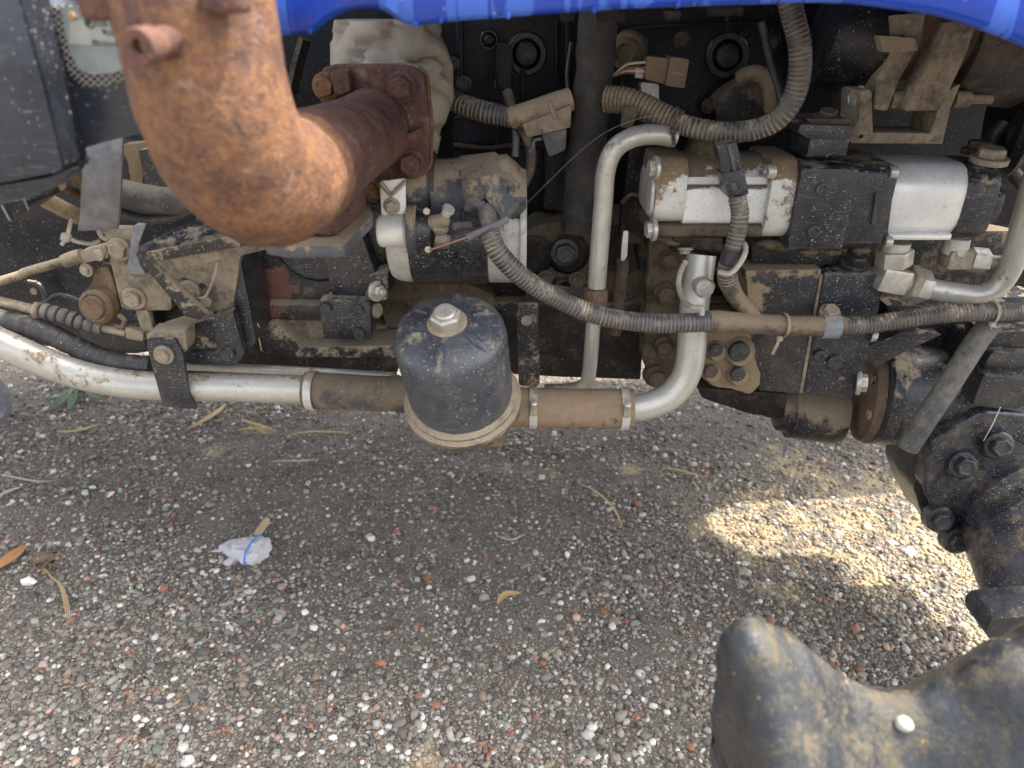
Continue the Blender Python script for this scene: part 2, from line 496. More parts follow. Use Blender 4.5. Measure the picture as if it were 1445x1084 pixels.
M['conduit_tan'] = dirty('mud_caked_conduit', (0.045, 0.038, 0.030), 0.7, 0, 0.56, 0.2, dustc=(0.22, 0.168, 0.112), speck=0.15, dscale=34, groove=0.4, bump=0.45, soft=0.16)
M['hose'] = dirty('black_rubber_hose', (0.024, 0.026, 0.031), 0.45, 0, 0.26, 0.16, dustc=(0.24, 0.19, 0.14), speck=0.35, dscale=30, groove=0.25, film=0.2)
M['hose_grey'] = dirty('grey_dusty_hose', (0.115, 0.12, 0.13), 0.5, 0, 0.32, 0.18, dustc=(0.30, 0.25, 0.185), speck=0.3, dscale=26, film=0.4)
M['sleeve'] = dirty('muddy_rubber_sleeve', (0.035, 0.035, 0.039), 0.6, 0, 0.58, 0.08, dustc=(0.165, 0.127, 0.09), speck=0.4, dscale=15, soft=0.10)
M['plastic'] = dirty('black_plastic_panel', (0.020, 0.025, 0.036), 0.22, 0, 0.16, 0.06, dustc=(0.20, 0.19, 0.17), speck=0.4, speckc=(0.25, 0.24, 0.21), sscale=110, dscale=10, film=0.14, bump=0.05, scratch=0.2)
M['plastic_grey'] = dirty('grey_dusty_plastic', (0.16, 0.17, 0.195), 0.42, 0, 0.38, 0.15, dustc=(0.36, 0.30, 0.215), speck=0.2, dscale=20, film=0.4)
M['wrap'] = dirty('pale_heat_wrap', (0.30, 0.262, 0.205), 0.75, 0, 0.22, 0.12, dustc=(0.28, 0.22, 0.165), speck=0.1, var=0.15, bump=0.2, dscale=10)
M['boot'] = dirty('dusty_rubber_boot', (0.050, 0.056, 0.068), 0.42, 0, 0.40, 0.22, dustc=(0.31, 0.245, 0.165), speck=0.25, dscale=20, soft=0.045)
M['black_hub'] = dirty('black_cast_hub', (0.012, 0.015, 0.022), 0.3, 0, 0.27, 0.12, dustc=(0.25, 0.20, 0.135), speck=0.75, dscale=13, bump=0.4)
M['fore'] = dirty('muddy_casting', (0.018, 0.022, 0.028), 0.32, 0, 0.37, 0.06, dustc=(0.135, 0.112, 0.07), speck=0.12, speckc=(0.26, 0.18, 0.10), sscale=75, dscale=42, bump=0.5, soft=0.14)
M['tie'] = dirty('pale_cable_tie', (0.35, 0.325, 0.28), 0.5, 0, 0.4, 0.2, speck=0.1)
def flat(name, c, rough=0.6, metal=0.0, var=0.25, scale=120, bump=0.2):
    k = NT(name)
    n = k.noise(scale, 5, 0.65)
    k.set(k.mix(n, tuple(q * (1 - var) for q in c), tuple(min(1, q * (1 + var)) for q in c)), rough, metal)
    k.bump(n, bump, 0.001)
    return k.m
M['red_wire'] = flat('red_wire', (0.32, 0.09, 0.05))
M['white_wire'] = flat('white_wire', (0.5, 0.48, 0.43))
M['ink'] = flat('sticker_ink', (0.03, 0.035, 0.04))
M['copper'] = flat('copper_wire', (0.45, 0.22, 0.15), 0.45, 0.3)

def blue_paint():
    k = NT('blue_hood_paint')
    # clean wet runs through a thin dusty film
    s = k.stretch(26, 6, 2.2)
    st = k.noise(1.0, 4, 0.5, 0.7, s)
    wet = k.ss(st, 0.47, 0.50)
    st2 = k.ss(k.noise(1.0, 2, 0.5, 0.3, k.stretch(150, 10, 4)), 0.60, 0.64)
    wet = k.math('MAXIMUM', wet, st2)
    film = k.mix(k.noise(40, 6, 0.7), (0.030, 0.105, 0.52), (0.060, 0.155, 0.58))
    c = k.mix(wet, film, (0.008, 0.050, 0.37))
    d, col = k.voro(160)
    sp = k.math('MULTIPLY', k.ss(d, 0.12, 0.25, 1, 0), k.ss(k.sep(col)[0], 0.86, 0.9))
    c = k.mix(k.math('MULTIPLY', sp, 0.6), c, (0.45, 0.45, 0.5))
    k.set(c, k.math('MULTIPLY_ADD', wet, -0.34, 0.46), 0.0, 0.5)
    k.bump(k.math('MULTIPLY_ADD', wet, 0.5, k.math('MULTIPLY', k.noise(70, 3), 0.25)), 0.25, 0.001)
    return k.m
M['blue'] = blue_paint()
M['water'] = flat('water_drop', (0.25, 0.4, 0.75), 0.05, 0, 0.05)
M['tan_soft'] = dirty('tan_dusty_tape', (0.12, 0.10, 0.07), 0.75, 0, 0.64, 0.2, dustc=(0.33, 0.255, 0.17), speck=0.2, speckc=(0.06, 0.05, 0.04), dscale=24)
M['hose_slant'] = dirty('grey_rubber_dusty', (0.055, 0.056, 0.058), 0.5, 0, 0.40, 0.18, dustc=(0.19, 0.17, 0.135), speck=0.3, dscale=26, film=0.45)

M['screen'] = flat('dusty_wire_screen', (0.30, 0.28, 0.24), 0.6)

M['twig_tan'] = flat('tan_chip', (0.36, 0.25, 0.15), 0.8)

# ================================================================== THE GROUND
SAND = [(1035, 748, .060), (1075, 752, .050), (1090, 700, .040), (1120, 728, .045), (1150, 775, .035), (1195, 790, .035), (1240, 830, .035), (1255, 870, .030), (1290, 850, .022), (1320, 880, .018), (1215, 745, .022), (1180, 735, .02),
        (1330, 790, .020), (1275, 660, .03), (1110, 660, .025), (715, 656, .018), (745, 660, .020), (775, 664, .018), (888, 664, .016), (303, 637, .020), (350, 604, .018), (370, 606, .018), (600, 1075, .02)]
SAND = [(*PZ(x, y, 0).xy, r, 1.0) for x, y, r in SAND]
SAND += [(*PZ(x, y, 0).xy, r, w) for x, y, r, w in ((1110, 745, .13, .62), (1230, 760, .15, .55), (1300, 820, .13, .55), (1330, 720, .14, .5), (1180, 690, .12, .5), (1400, 870, .12, .5), (1120, 660, .08, .5))]

_ph = rng.uniform(0, 6.28, (40, 3)); _fr = rng.normal(0, 1, (40, 2))
def vnoise(x, y, sc_):
    """smooth random field in about -1..1"""
    v = np.zeros_like(x)
    for i in range(40):
        v += np.sin((_fr[i, 0] * x + _fr[i, 1] * y) * sc_ + _ph[i, 0])
    return v / 6.3

def sand_mask(x, y):
    m = np.zeros_like(x)
    for sx, sy, r, w in SAND:
        d = np.hypot(x - sx, (y - sy) * 0.9)
        m = np.maximum(m, w * np.clip(1.6 - d / r, 0, 1))
    n = vnoise(x, y, 60) * 0.35 + vnoise(x, y, 170) * 0.25
    return np.clip((m + n - 0.45) * 3, 0, 1) * (m > 0)

def ground_mat():
    k = NT('gravelly_dirt')
    n = k.noise(9, 6, 0.65); n2 = k.noise(140, 5, 0.7)
    c = k.mix(k.ss(n, 0.35, 0.68), (0.115, 0.102, 0.086), (0.190, 0.166, 0.136))
    c = k.mix(k.ss(n2, 0.35, 0.75, 0, 0.6), c, (0.24, 0.20, 0.155))
    h = n2
    for s_, g in ((150, 0.45), (330, 0.40), (620, 0.35)):
        d, col = k.voro(s_)
        g1 = k.ss(d, 0.28, 0.40, 1, 0)
        gr = k.math('MULTIPLY', g1, k.ss(k.sep(col)[0], g, g + 0.05))
        pc = k.ramp(k.sep(col)[1], [(0.0, (0.06, 0.06, 0.057)), (0.3, (0.20, 0.187, 0.167)), (0.6, (0.33, 0.31, 0.28)), (0.8, (0.28, 0.16, 0.115)), (0.9, (0.6, 0.59, 0.56))])
        c = k.mix(gr, c, pc)
        h = k.math('MULTIPLY_ADD', k.math('MULTIPLY', gr, k.math('SUBTRACT', 0.45, d)), 2.2, h)
    c = k.mix(k.attr('sand').outputs['Fac'], c, k.mix(n2, (0.30, 0.235, 0.145), (0.47, 0.39, 0.26)))
    k.set(c, 0.92, 0.0, 0.2)
    k.bump(h, 0.7, 0.004)
    return k.m

def make_ground():
    def axis(lo, hi, step, far):
        core = list(np.arange(lo, hi, step))
        out = []
        q, s_ = hi, step
        while q < far: out.append(q); s_ *= 1.6; q += s_
        neg = []
        q, s_ = lo, step
        while q > -far: s_ *= 1.6; q -= s_; neg.append(q)
        return np.array(neg[::-1] + core + out)
    xs, ys = axis(-1.7, 1.7, 0.012, 150), axis(0.45, 2.7, 0.012, 150)
    X, Y = np.meshgrid(xs, ys)
    Z = vnoise(X, Y, 5) * 0.006 + vnoise(X, Y, 25) * 0.0025
    fade = np.clip(3 - np.hypot(X, Y - 1.4), 0, 1)
    Z = Z * fade
    nx, ny = len(xs), len(ys)
    me = bpy.data.meshes.new('ground')
    co = np.stack([X, Y, Z], -1).reshape(-1, 3)
    me.vertices.add(len(co)); me.vertices.foreach_set('co', co.ravel())
    i = np.arange((nx - 1) * (ny - 1)); r_, c_ = i // (nx - 1), i % (nx - 1)
    a = r_ * nx + c_
    q = np.stack([a, a + 1, a + nx + 1, a + nx], -1).ravel()
    me.loops.add(len(q)); me.loops.foreach_set('vertex_index', q)
    me.polygons.add(len(i)); me.polygons.foreach_set('loop_start', np.arange(0, len(q), 4))
    me.update(calc_edges=True)
    at = me.attributes.new('sand', 'FLOAT', 'POINT')
    at.data.foreach_set('value', sand_mask(co[:, 0], co[:, 1]).astype(np.float32))
    me.shade_smooth()
    me.materials.append(ground_mat())
    o = bpy.data.objects.new('ground', me); COL.objects.link(o)
    tag(o, 'dark gravelly dirt yard under the machine', None, kind='structure')
make_ground()

def gz(x, y):
    x_, y_ = np.array([float(x)]), np.array([float(y)])
    return float((vnoise(x_, y_, 5) * 0.006 + vnoise(x_, y_, 25) * 0.0025)[0])

def make_gravel():
    t = (1 + 5 ** 0.5) / 2
    ico = np.array([(-1, t, 0), (1, t, 0), (-1, -t, 0), (1, -t, 0), (0, -1, t), (0, 1, t), (0, -1, -t), (0, 1, -t), (t, 0, -1), (t, 0, 1), (-t, 0, -1), (-t, 0, 1)]) / math.hypot(1, t)
    fc = np.array([(0, 11, 5), (0, 5, 1), (0, 1, 7), (0, 7, 10), (0, 10, 11), (1, 5, 9), (5, 11, 4), (11, 10, 2), (10, 7, 6), (7, 1, 8), (3, 9, 4), (3, 4, 2), (3, 2, 6), (3, 6, 8), (3, 8, 9), (4, 9, 5), (2, 4, 11), (6, 2, 10), (8, 6, 7), (9, 8, 1)])
    N = 262000
    y = 0.50 + rng.random(N) ** 1.28 * 1.5
    x = rng.uniform(-1, 1, N) * (0.72 * (y * 0.883 + 0.43) + 0.42)
    dens = 0.66 + 0.30 * vnoise(x, y, 7) + 0.22 * vnoise(x, y, 22)
    dens = np.clip(dens - 0.18 * np.clip((y - 1.0) * 1.6, 0, 1), 0.22, 1)
    dens = dens * np.where(np.abs(x) > 0.72 * (y * 0.883 + 0.43) + 0.04, 0.6, 1.0)
    keep = rng.random(N) < dens * 0.9
    x, y = x[keep], y[keep]; N = len(x)
    r = np.clip(np.exp(rng.normal(np.log(0.0025), 0.42, N)), 0.0014, 0.0095)
    sx = r * rng.uniform(0.8, 1.45, N); sy = r * rng.uniform(0.75, 1.1, N); sz = r * rng.uniform(0.45, 0.85, N)
    v = ico[None] * (1 + rng.normal(0, 1, (N, 12, 1)) * rng.choice([0.08, 0.16, 0.27], N)[:, None, None])
    v = v * np.stack([sx, sy, sz], -1)[:, None, :]
    tl = rng.normal(0, 0.3, N); ca, sa = np.cos(tl), np.sin(tl)
    vy = v[..., 1] * ca[:, None] - v[..., 2] * sa[:, None]; vz = v[..., 1] * sa[:, None] + v[..., 2] * ca[:, None]
    an = rng.uniform(0, 6.283, N); ca, sa = np.cos(an), np.sin(an)
    vx = v[..., 0] * ca[:, None] - vy * sa[:, None]; vy2 = v[..., 0] * sa[:, None] + vy * ca[:, None]
    z0 = vnoise(x, y, 5) * 0.006 + vnoise(x, y, 25) * 0.0025 + sz * rng.uniform(0.0, 0.75, N)
    co = np.stack([vx + x[:, None], vy2 + y[:, None], vz + z0[:, None]], -1).reshape(-1, 3)
    me = bpy.data.meshes.new('gravel')
    me.vertices.add(len(co)); me.vertices.foreach_set('co', co.ravel())
    q = (fc[None] + (np.arange(N) * 12)[:, None, None]).reshape(-1)
    me.loops.add(len(q)); me.loops.foreach_set('vertex_index', q)
    me.polygons.add(len(q) // 3); me.polygons.foreach_set('loop_start', np.arange(0, len(q), 3))
    me.update(calc_edges=True)
    pal = np.array([(0.065, 0.062, 0.058), (0.17, 0.158, 0.14), (0.26, 0.24, 0.21), (0.38, 0.36, 0.325), (0.62, 0.61, 0.58), (0.34, 0.265, 0.185), (0.33, 0.13, 0.08), (0.46, 0.30, 0.235), (0.19, 0.225, 0.20)])
    w = np.array([0.14, 0.25, 0.24, 0.19, 0.05, 0.10, 0.04, 0.045, 0.014]); w /= w.sum()
    idx = rng.choice(len(pal), N, p=w)
    idx = np.where((r > 0.0038) & (rng.random(N) < 0.10), 4, idx)
    c = pal[idx] * rng.uniform(0.65, 1.32, (N, 1)) * rng.normal(1, 0.02, (N, 3)) * np.array([1.03, 1.0, 0.95])
    dust = np.clip(rng.normal(0.22, 0.2, N), 0, 0.9)[:, None] * (0.4 + 0.6 * (idx != 4))[:, None]
    c = c * (1 - dust) + np.array([0.215, 0.185, 0.148]) * dust
    sm = sand_mask(x, y)[:, None] * rng.uniform(0.05, 0.95, (N, 1))
    c = c * (1 - sm) + np.array([0.52, 0.42, 0.26]) * rng.uniform(0.7, 1.2, (N, 1)) * sm
    cc = np.ones((N, 12, 4)); cc[..., :3] = np.clip(c, 0.01, 0.85)[:, None, :]
    at = me.attributes.new('tint', 'FLOAT_COLOR', 'POINT')
    at.data.foreach_set('color', cc.astype(np.float32).ravel())
    me.shade_smooth()
    k = NT('gravel_stones')
    base = k.attr('tint').outputs['Color']
    n = k.noise(700, 3, 0.6)
    k.set(k.mix(k.ss(n, 0.35, 0.7, 0.0, 0.35), base, (0.13, 0.11, 0.085)), 0.72, 0, 0.35)
    k.bump(n, 0.3, 0.001)
    me.materials.append(k.m)
    o = bpy.data.objects.new('gravel', me); COL.objects.link(o)
    tag(o, 'loose grey, white and reddish gravel covering the yard', None, kind='stuff')
make_gravel()

def PG(x, y, h):
    p = PZ(x, y, 0.0)
    return PZ(x, y, gz(p.x, p.y) + h + 0.003)

# ------------------------------------------------------------------ litter lying on the ground
M['leaf_tan'] = flat('dry_leaf', (0.42, 0.29, 0.14), 0.7)
M['leaf_orange'] = flat('orange_dry_leaf', (0.40, 0.20, 0.07), 0.7)
M['leaf_grey'] = flat('bleached_leaf', (0.45, 0.42, 0.36), 0.7)
M['leaf_green'] = flat('green_blade', (0.085, 0.13, 0.05), 0.6)
M['straw'] = flat('straw', (0.50, 0.37, 0.17), 0.65)
M['twig'] = flat('dry_twig', (0.16, 0.11, 0.075), 0.8)
M['cloth'] = flat('grey_white_cloth', (0.50, 0.49, 0.50), 0.8, 0, 0.18, 160, 0.4)
M['blue_band'] = flat('blue_band', (0.03, 0.20, 0.62), 0.5)
M['white_stone'] = flat('white_stone', (0.72, 0.71, 0.69), 0.6, 0, 0.1)
M['wood'] = flat('pale_wood', (0.50, 0.37, 0.22), 0.7)
M['pink'] = flat('pink_scrap', (0.55, 0.22, 0.25), 0.6)

def strip_mb(mb, pts, wpx, lift=0.004, curl=0.35, n=14):
    """a leaf or blade along picture points on the ground, pointed at both ends, folded along its midrib"""
    w = [PZ(x, y, 0.0) for x, y in pts]
    path = catmull(w, 0.004)
    m = len(path)
    vs, fs = [], []
    for i, p in enumerate(path):
        t = i / (m - 1)
        d = (path[min(m - 1, i + 1)] - path[max(0, i - 1)]).normalized()
        s = Vector((-d.y, d.x, 0))
        hw = RP(wpx, 722, 700, 1.1) * 0.5 * max(0.06, math.sin(math.pi * min(1, 0.06 + 0.92 * t)) ** 0.7)
        z = gz(p.x, p.y) + lift + 0.006 * math.sin(3.1 * t + 0.6)
        for k, (o, dz) in enumerate(((-1, curl), (-0.4, 0.1 * curl), (0, -0.05), (0.4, 0.1 * curl), (1, curl))):
            vs.append(Vector((p.x, p.y, 0)) + s * o * hw + Vector((0, 0, z + dz * hw)))
    for i in range(m - 1):
        for k in range(4):
            a = i * 5 + k
            fs.append((a, a + 1, a + 6, a + 5))
    top = len(vs)
    vs2 = [v - Vector((0, 0, 0.0006)) for v in vs]
    fs2 = [tuple(top + q for q in reversed(f)) for f in fs]
    rim = []
    for i in range(m - 1):
        rim += [(i * 5, (i + 1) * 5, top + (i + 1) * 5, top + i * 5), (i * 5 + 4, top + i * 5 + 4, top + (i + 1) * 5 + 4, (i + 1) * 5 + 4)]
    return mb.add(vs + vs2, fs + fs2 + rim)

def leaf(name, pts, w, m, label, cat, **kw):
    o = build(name, strip_mb(MB(), pts, w, **kw), M[m], ang=60)
    return tag(o, label, cat, 'dry leaves on the gravel' if cat == 'leaf' else 'dry stalks on the gravel')

leaf('dry_leaf', [(264, 606), (285, 597), (305, 583), (319, 566)], 13, 'leaf_tan', 'narrow tan dry leaf lying beneath the hanging black strap end', 'leaf')
leaf('dry_leaf', [(-6, 816), (14, 806), (28, 794), (40, 778)], 20, 'leaf_orange', 'orange brown dry leaf on the gravel beside the dead root clump', 'leaf')
leaf('dry_leaf', [(-2, 711), (14, 703), (34, 690)], 9, 'leaf_grey', 'bleached grey narrow leaf at the left edge of the gravel', 'leaf')
leaf('dry_leaf', [(702, 857), (715, 845), (735, 838)], 10, 'leaf_tan', 'small pale tan leaf lying amid the open gravel', 'leaf')
leaf('grass_stalk', [(0, 674), (35, 683), (62, 686), (88, 680)], 4, 'leaf_grey', 'thin pale curved grass stalk on dirt at the left edge', 'grass stalk')
leaf('grass_stalk', [(80, 612), (112, 610), (145, 596)], 6, 'straw', 'short yellowish bent stalk on dirt below the silver pipe', 'grass stalk')
leaf('grass_stalk', [(410, 615), (450, 610), (493, 606)], 5, 'straw', 'straight yellow green stalk on gravel below the brown sleeve', 'grass stalk')
leaf('grass_stalk', [(936, 664), (965, 669), (994, 671)], 5, 'leaf_tan', 'straight pale stalk lying right of the small yellow sand streaks', 'grass stalk')
leaf('grass_stalk', [(380, 655), (420, 653), (450, 646)], 4, 'leaf_grey', 'faint grey stalk lying on gravel left of the filter canister', 'grass stalk')
leaf('grass_stalk', [(815, 684), (842, 700), (868, 722), (880, 745)], 3.4, 'straw', 'long bent thin straw on the gravel below the bent silver pipe', 'grass stalk')
leaf('grass_stalk', [(700, 760), (722, 768), (745, 752)], 3.2, 'leaf_grey', 'tiny grey bent stalk in the middle of the gravel', 'grass stalk')
def weed():
    t = thing('green_weed', 'small green weed with broad leaves under the silver pipe', 'plant', PZ(100, 566, 0))
    for pts, w in (([(104, 556), (92, 570), (70, 584)], 20), ([(102, 556), (106, 568), (98, 582)], 15), ([(108, 554), (122, 556), (140, 566)], 18), ([(104, 554), (112, 546), (130, 548)], 14)):
        build('leaf', strip_mb(MB(), pts, w, lift=0.014), M['leaf_green'], t, ang=60)
weed()
def straw_tuft():
    t = thing('straw_tuft', 'little tangle of yellow straw on the gravel under the sleeve', 'straw', PZ(362, 604, 0))
    rr_ = random.Random(2)
    for _ in range(9):
        x, y = 362 + rr_.uniform(-14, 14), 603 + rr_.uniform(-5, 5)
        dx, dy = rr_.uniform(8, 24), rr_.uniform(-5, 7)
        build('straw_blade', strip_mb(MB(), [(x - dx, y - dy), (x, y + rr_.uniform(-2, 2)), (x + dx, y + dy)], 4.5, lift=rr_.uniform(0.004, 0.014)), M['straw'], t, ang=60)
straw_tuft()
def root_clump():
    t = thing('root_clump', 'dead brown root clump with stringy fibres on the gravel', 'roots', PG(62, 800, 0))
    rr_ = random.Random(5)
    b = MB(); b.sphere(PG(60, 788, 0.006), 0.017, 12, 8, (1.2, 0.9, 0.5))
    build('root_crown', b, M['twig'], t, lump=0.004, lscale=90, sub=1)
    for _ in range(30):
        x, y = 58 + rr_.uniform(-14, 14), 788 + rr_.uniform(-16, 12)
        a = rr_.uniform(0, 6.28); L = rr_.uniform(10, 30)
        pts = [(x, y), (x + math.cos(a) * L * .5 + rr_.uniform(-4, 4), y + math.sin(a) * L * .4), (x + math.cos(a) * L, y + math.sin(a) * L * .7)]
        bb = MB(); bb.tube([PG(p[0], p[1], rr_.uniform(0.003, 0.016)) for p in pts], rr_.uniform(0.0007, 0.0016), 5, 0.005)
        build('root_fibre', bb, M['leaf_grey'] if rr_.random() < .3 else M['twig'], t)
    for k in range(3):
        bb = MB(); bb.tube([PG(x + k * 3 - 3, y + k * 2, 0.006) for x, y in ((62, 800), (72, 812), (84, 822), (92, 842), (96, 866))], 0.0012, 5, 0.005)
        build('root_fibre', bb, M['leaf_tan'], t)
root_clump()
def rag():
    t = thing('plastic_scrap', 'dirty white plastic scrap with a blue band on the gravel', 'litter', PZ(340, 775, 0))
    b = MB()
    c0, c1 = PZ(313, 770, 0.012), PZ(378, 778, 0.014)
    ax = (c1 - c0)
    def pos(q, rad): return (c0 + ax * q, rad)
    prof = [(0.0, .008), (0.12, .016), (0.35, .025), (0.6, .033), (0.78, .034), (0.92, .027), (1.0, .012)]
    L = ax.length
    b.lathe(c0, ax, [(q * L, r) for q, r in prof], 20)
    for i, v in enumerate(b.v): b.v[i] = Vector((v.x, v.y, 0.011 + (v.z - 0.013) * 0.55))
    o = build('body', b, M['cloth'], t, lump=0.0055, lscale=75, sub=2, ang=25)
    b = MB()
    cx = c0 + ax * 0.70
    a, bb, tt = frame_of(ax)
    ring = [cx + (a * math.cos(q) + bb * math.sin(q)) * 0.0352 for q in np.linspace(0, 2 * math.pi, 41)]
    ring = [Vector((p.x, p.y, 0.012 + (p.z - 0.013) * 0.57)) for p in ring]
    b.tube(ring, 0.0016, 6, raw=True)
    build('blue_band', b, M['blue_band'], t)
    b = MB(); b.lathe(PZ(331, 788, 0.006), PZ(315, 800, 0.004) - PZ(331, 788, 0.006), [(0, .006), (.010, .0085), (.018, .0075), (.021, .003)], 12)
    build('torn_flap', b, M['cloth'], t)
    b = MB(); b.tube([PZ(316, 776, 0.008), PZ(304, 779, 0.006), PZ(296, 779, 0.005)], 0.0036, 8)
    build('torn_flap', b, M['cloth'], t)
    w = MB(); q = [PZ(x, y, 0.010) for x, y in ((357, 753), (365, 757), (380, 737), (381, 732), (376, 729), (369, 736))]
    w.prism(q, [p - Vector((0, 0, 0.004)) for p in q])
    tag(build('wood_chip', w, M['wood'], bev=0.0006), 'pale splinter of wood behind the white plastic scrap', 'wood chip')
rag()
def stones():
    for (x, y, r, sq, m, lab) in ((41, 821, 0.0105, (1.35, .8, .7), 'white_stone', 'largest bright white angular stone below the orange leaf'),
                                  (430, 864, 0.0065, (.8, 1.1, .7), 'white_stone', 'round white pebble on open gravel left of centre'),
                                  (800, 782, 0.0062, (.9, 1.2, .7), 'white_stone', 'oval white pebble on gravel below the filter canister')):
        b = MB(); b.sphere(PG(x, y, r * 0.4), r, 8, 6, sq)
        tag(build('white_stone', b, M[m], lump=r * 0.3, lscale=120, ang=28), lab, 'stone')
    b = MB(); b.sphere(PG(415, 753, 0.004), 0.0042, 8, 6, (.7, 1.4, .6))
    tag(build('pink_scrap', b, M['pink'], lump=0.001, lscale=200), 'tiny pink scrap on the gravel right of the plastic scrap', 'litter')
    b = MB(); b.tube([PG(960, 648, 0.008), PG(990, 655, 0.006), PG(1010, 668, 0.006)], 0.0012, 6)
stones()
M['sticker'] = flat('grey_green_sticker', (0.25, 0.28, 0.27), 0.4, 0.1, 0.3, 90)
M['sticker_pale'] = flat('pale_sticker', (0.38, 0.38, 0.33), 0.5, 0, 0.3, 90)
M['copper_bolt'] = flat('brownish_rivet', (0.40, 0.27, 0.15), 0.6)

# ================================================================== THE MACHINE: large castings first
def PN(x, y, p0, n):
    """where the sight line meets the plane through p0 with normal n"""
    d = ray(x, y)
    return EYE + d * ((Vector(p0) - EYE).dot(Vector(n)) / d.dot(Vector(n)))

def sweep_thing(name, pts, rpx, m, label, cat, group=None, n=18, **kw):
    """a hose or pipe that is one mesh: points (x, y, Y) in the picture"""
    w = [P(*p) for p in pts]
    mid = pts[len(pts) // 2]
    b = MB(); b.tube(w, RP(rpx, *mid), n, **kw)
    return tag(build(name, b, M[m], ang=50), label, cat, group)

def band(parent, name, c, ax, r, w, m, n=28, th=0.0016):
    b = MB(); b.lathe(Vector(c) - Vector(ax).normalized() * w / 2, ax, [(0, r), (0, r + th), (w, r + th), (w, r)], n, False, False)
    return build(name, b, M[m], parent, ang=40)

# ---- engine block (long dark casting, mostly in deep shade)
def engine_block():
    YF = 1.09
    t = thing('engine_block', 'long dark engine casting behind all the pipes, with round core plugs', 'engine', (0, 1.2, 0.44))
    b = MB()
    b.prismx(-1.1, 0.46, [(YF, 0.60), (YF, 1.16), (1.52, 1.16), (1.52, 0.60)])
    build('block_casting', b, M['dark'], t, bev=0.01)
    b = MB()   # lower crankcase and sump
    b.prismx(-1.0, 0.5, [(1.03, 0.50), (1.03, 0.615), (1.72, 0.615), (1.72, 0.46), (1.10, 0.46)])
    build('crankcase', b, M['mud_dark'], t, bev=0.012, lump=0.004, lscale=18)
    b = MB()
    b.prismx(-0.9, 0.64, [(1.06, 0.425), (1.06, 0.50), (1.80, 0.50), (1.80, 0.425)])
    build('sump', b, M['mud_dark'], t, bev=0.012)
    b = MB()   # sump flange line
    b.prismx(-0.62, 0.45, [(1.005, 0.508), (1.005, 0.522), (1.05, 0.522), (1.05, 0.508)])
    build('sump_flange', b, M['black_mud'], t, bev=0.003)
    b = MB()   # chassis rail towards the front axle; right side slanted to shape the sun patch
    q_ = [(0.40, 1.04), (0.75, 1.04), (0.66, 1.15), (0.63, 1.21), (0.66, 1.30), (0.66, 1.50), (0.40, 1.50)]; b.prism([Vector((x, y, 0.44)) for x, y in q_], [Vector((x, y, 0.62)) for x, y in q_])
    build('front_support', b, M['black_mud'], t, bev=0.01)
    b = MB(); q_ = [(0.60, 1.19), (0.80, 1.30), (0.97, 1.405), (1.18, 1.49), (1.18, 1.82), (0.60, 1.82)]; b.prism([Vector((x, y, 0.43)) for x, y in q_], [Vector((x, y, 0.50)) for x, y in q_])  # added block: shades ground under the engine, slanted edge bounds the sun patch
    build('sun_edge_blocker', b, M['mud_dark'], t, bev=0.012)
    b = MB(); b.prismx(0.46, 1.35, [(1.33, 0.385), (1.33, 1.2), (1.52, 1.2), (1.52, 0.385)])
    build('front_casting', b, M['dark'], t, bev=0.012)
    # core plugs
    for x, y, r in ((743, 76, 29), (1025, 78, 30), (690, 56, 14)):
        c = P(x, y, YF - (0.020 if x == 1025 else 0)); q = RP(r, x, y, YF)
        b = MB()
        b.lathe(c + Vector((0, 0.01, 0)), (0, -1, 0), [(0, q), (0.014, q), (0.016, q * .93), (0.016, q * .70), (0.010, q * .64), (0.012, q * .58), (0.020, q * .50), (0.022, q * .1)], 36, True, True)
        build('core_plug', b, M['black_clean'], t, ang=40)
    # ribs and bosses on the block face
    for x, y0, y1, w in ((738, 96, 210, 7), (802, 10, 200, 10), (648, 20, 150, 12), (1028, 0, 46, 12), (786, 30, 120, 6), (612, 40, 190, 16)):
        b = MB(); b.plate([(x - w / 2, y0), (x + w / 2, y0), (x + w / 2, y1), (x - w / 2, y1)], YF - 0.010, 0.02)
        build('casting_rib', b, M['dark'], t, bev=0.003)
    b = MB(); b.plate(rpoly([(872, 40), (1100, 30), (1110, 190), (980, 200), (880, 150)], 20), YF - 0.018, 0.03)
    build('side_boss', b, M['dark'], t, bev=0.006, lump=0.003, lscale=30, sub=2)
    b = MB(); b.plate(rpoly([(1010, 140), (1060, 105), (1092, 118), (1098, 190), (1010, 195)], 16), 1.03, 0.05)
    build('side_boss', b, M['black_mud'], t, bev=0.006)
    for x, y in ((755, 352), (800, 352), (910, 330)):
        b = MB(); b.lathe(P(x, y, 1.04), (0, -1, 0), [(0, RP(32, x, y, 1.03)), (0.02, RP(30, x, y, 1.03)), (0.03, RP(24, x, y, 1.0)), (0.03, 0.002)], 24)
        build('casting_boss', b, M['mud_dark'], t, lump=0.002, lscale=60)
    bolt_px(t, 797, 356, 1.0, 15, M['bolt_black'], 'hex')
    bolt_px(t, 843, 120, 1.02, 9, M['mud'], 'hex')
    # rough muddy casting face between starter and pump
    b = MB(); b.plate(rpoly([(742, 320), (840, 305), (925, 300), (1000, 330), (1000, 400), (930, 470), (880, 440), (742, 420)], 14), 1.02, 0.06)
    build('timing_cover', b, M['mud'], t, bev=0.006, lump=0.006, lscale=26, sub=3)
    b = MB(); b.plate(rpoly([(850, 330), (890, 322), (898, 376), (884, 388), (850, 382)], 8), 0.99, 0.05)
    build('timing_cover_boss', b, M['mud_dark'], t, bev=0.006, lump=0.003, lscale=40, sub=2)
    b = MB(); b.plate([(690, 425), (905, 425), (905, 538), (690, 528)], 1.015, 0.05)
    build('crankcase_web', b, M['mud_dark'], t, bev=0.006, lump=0.003, lscale=30, sub=2)
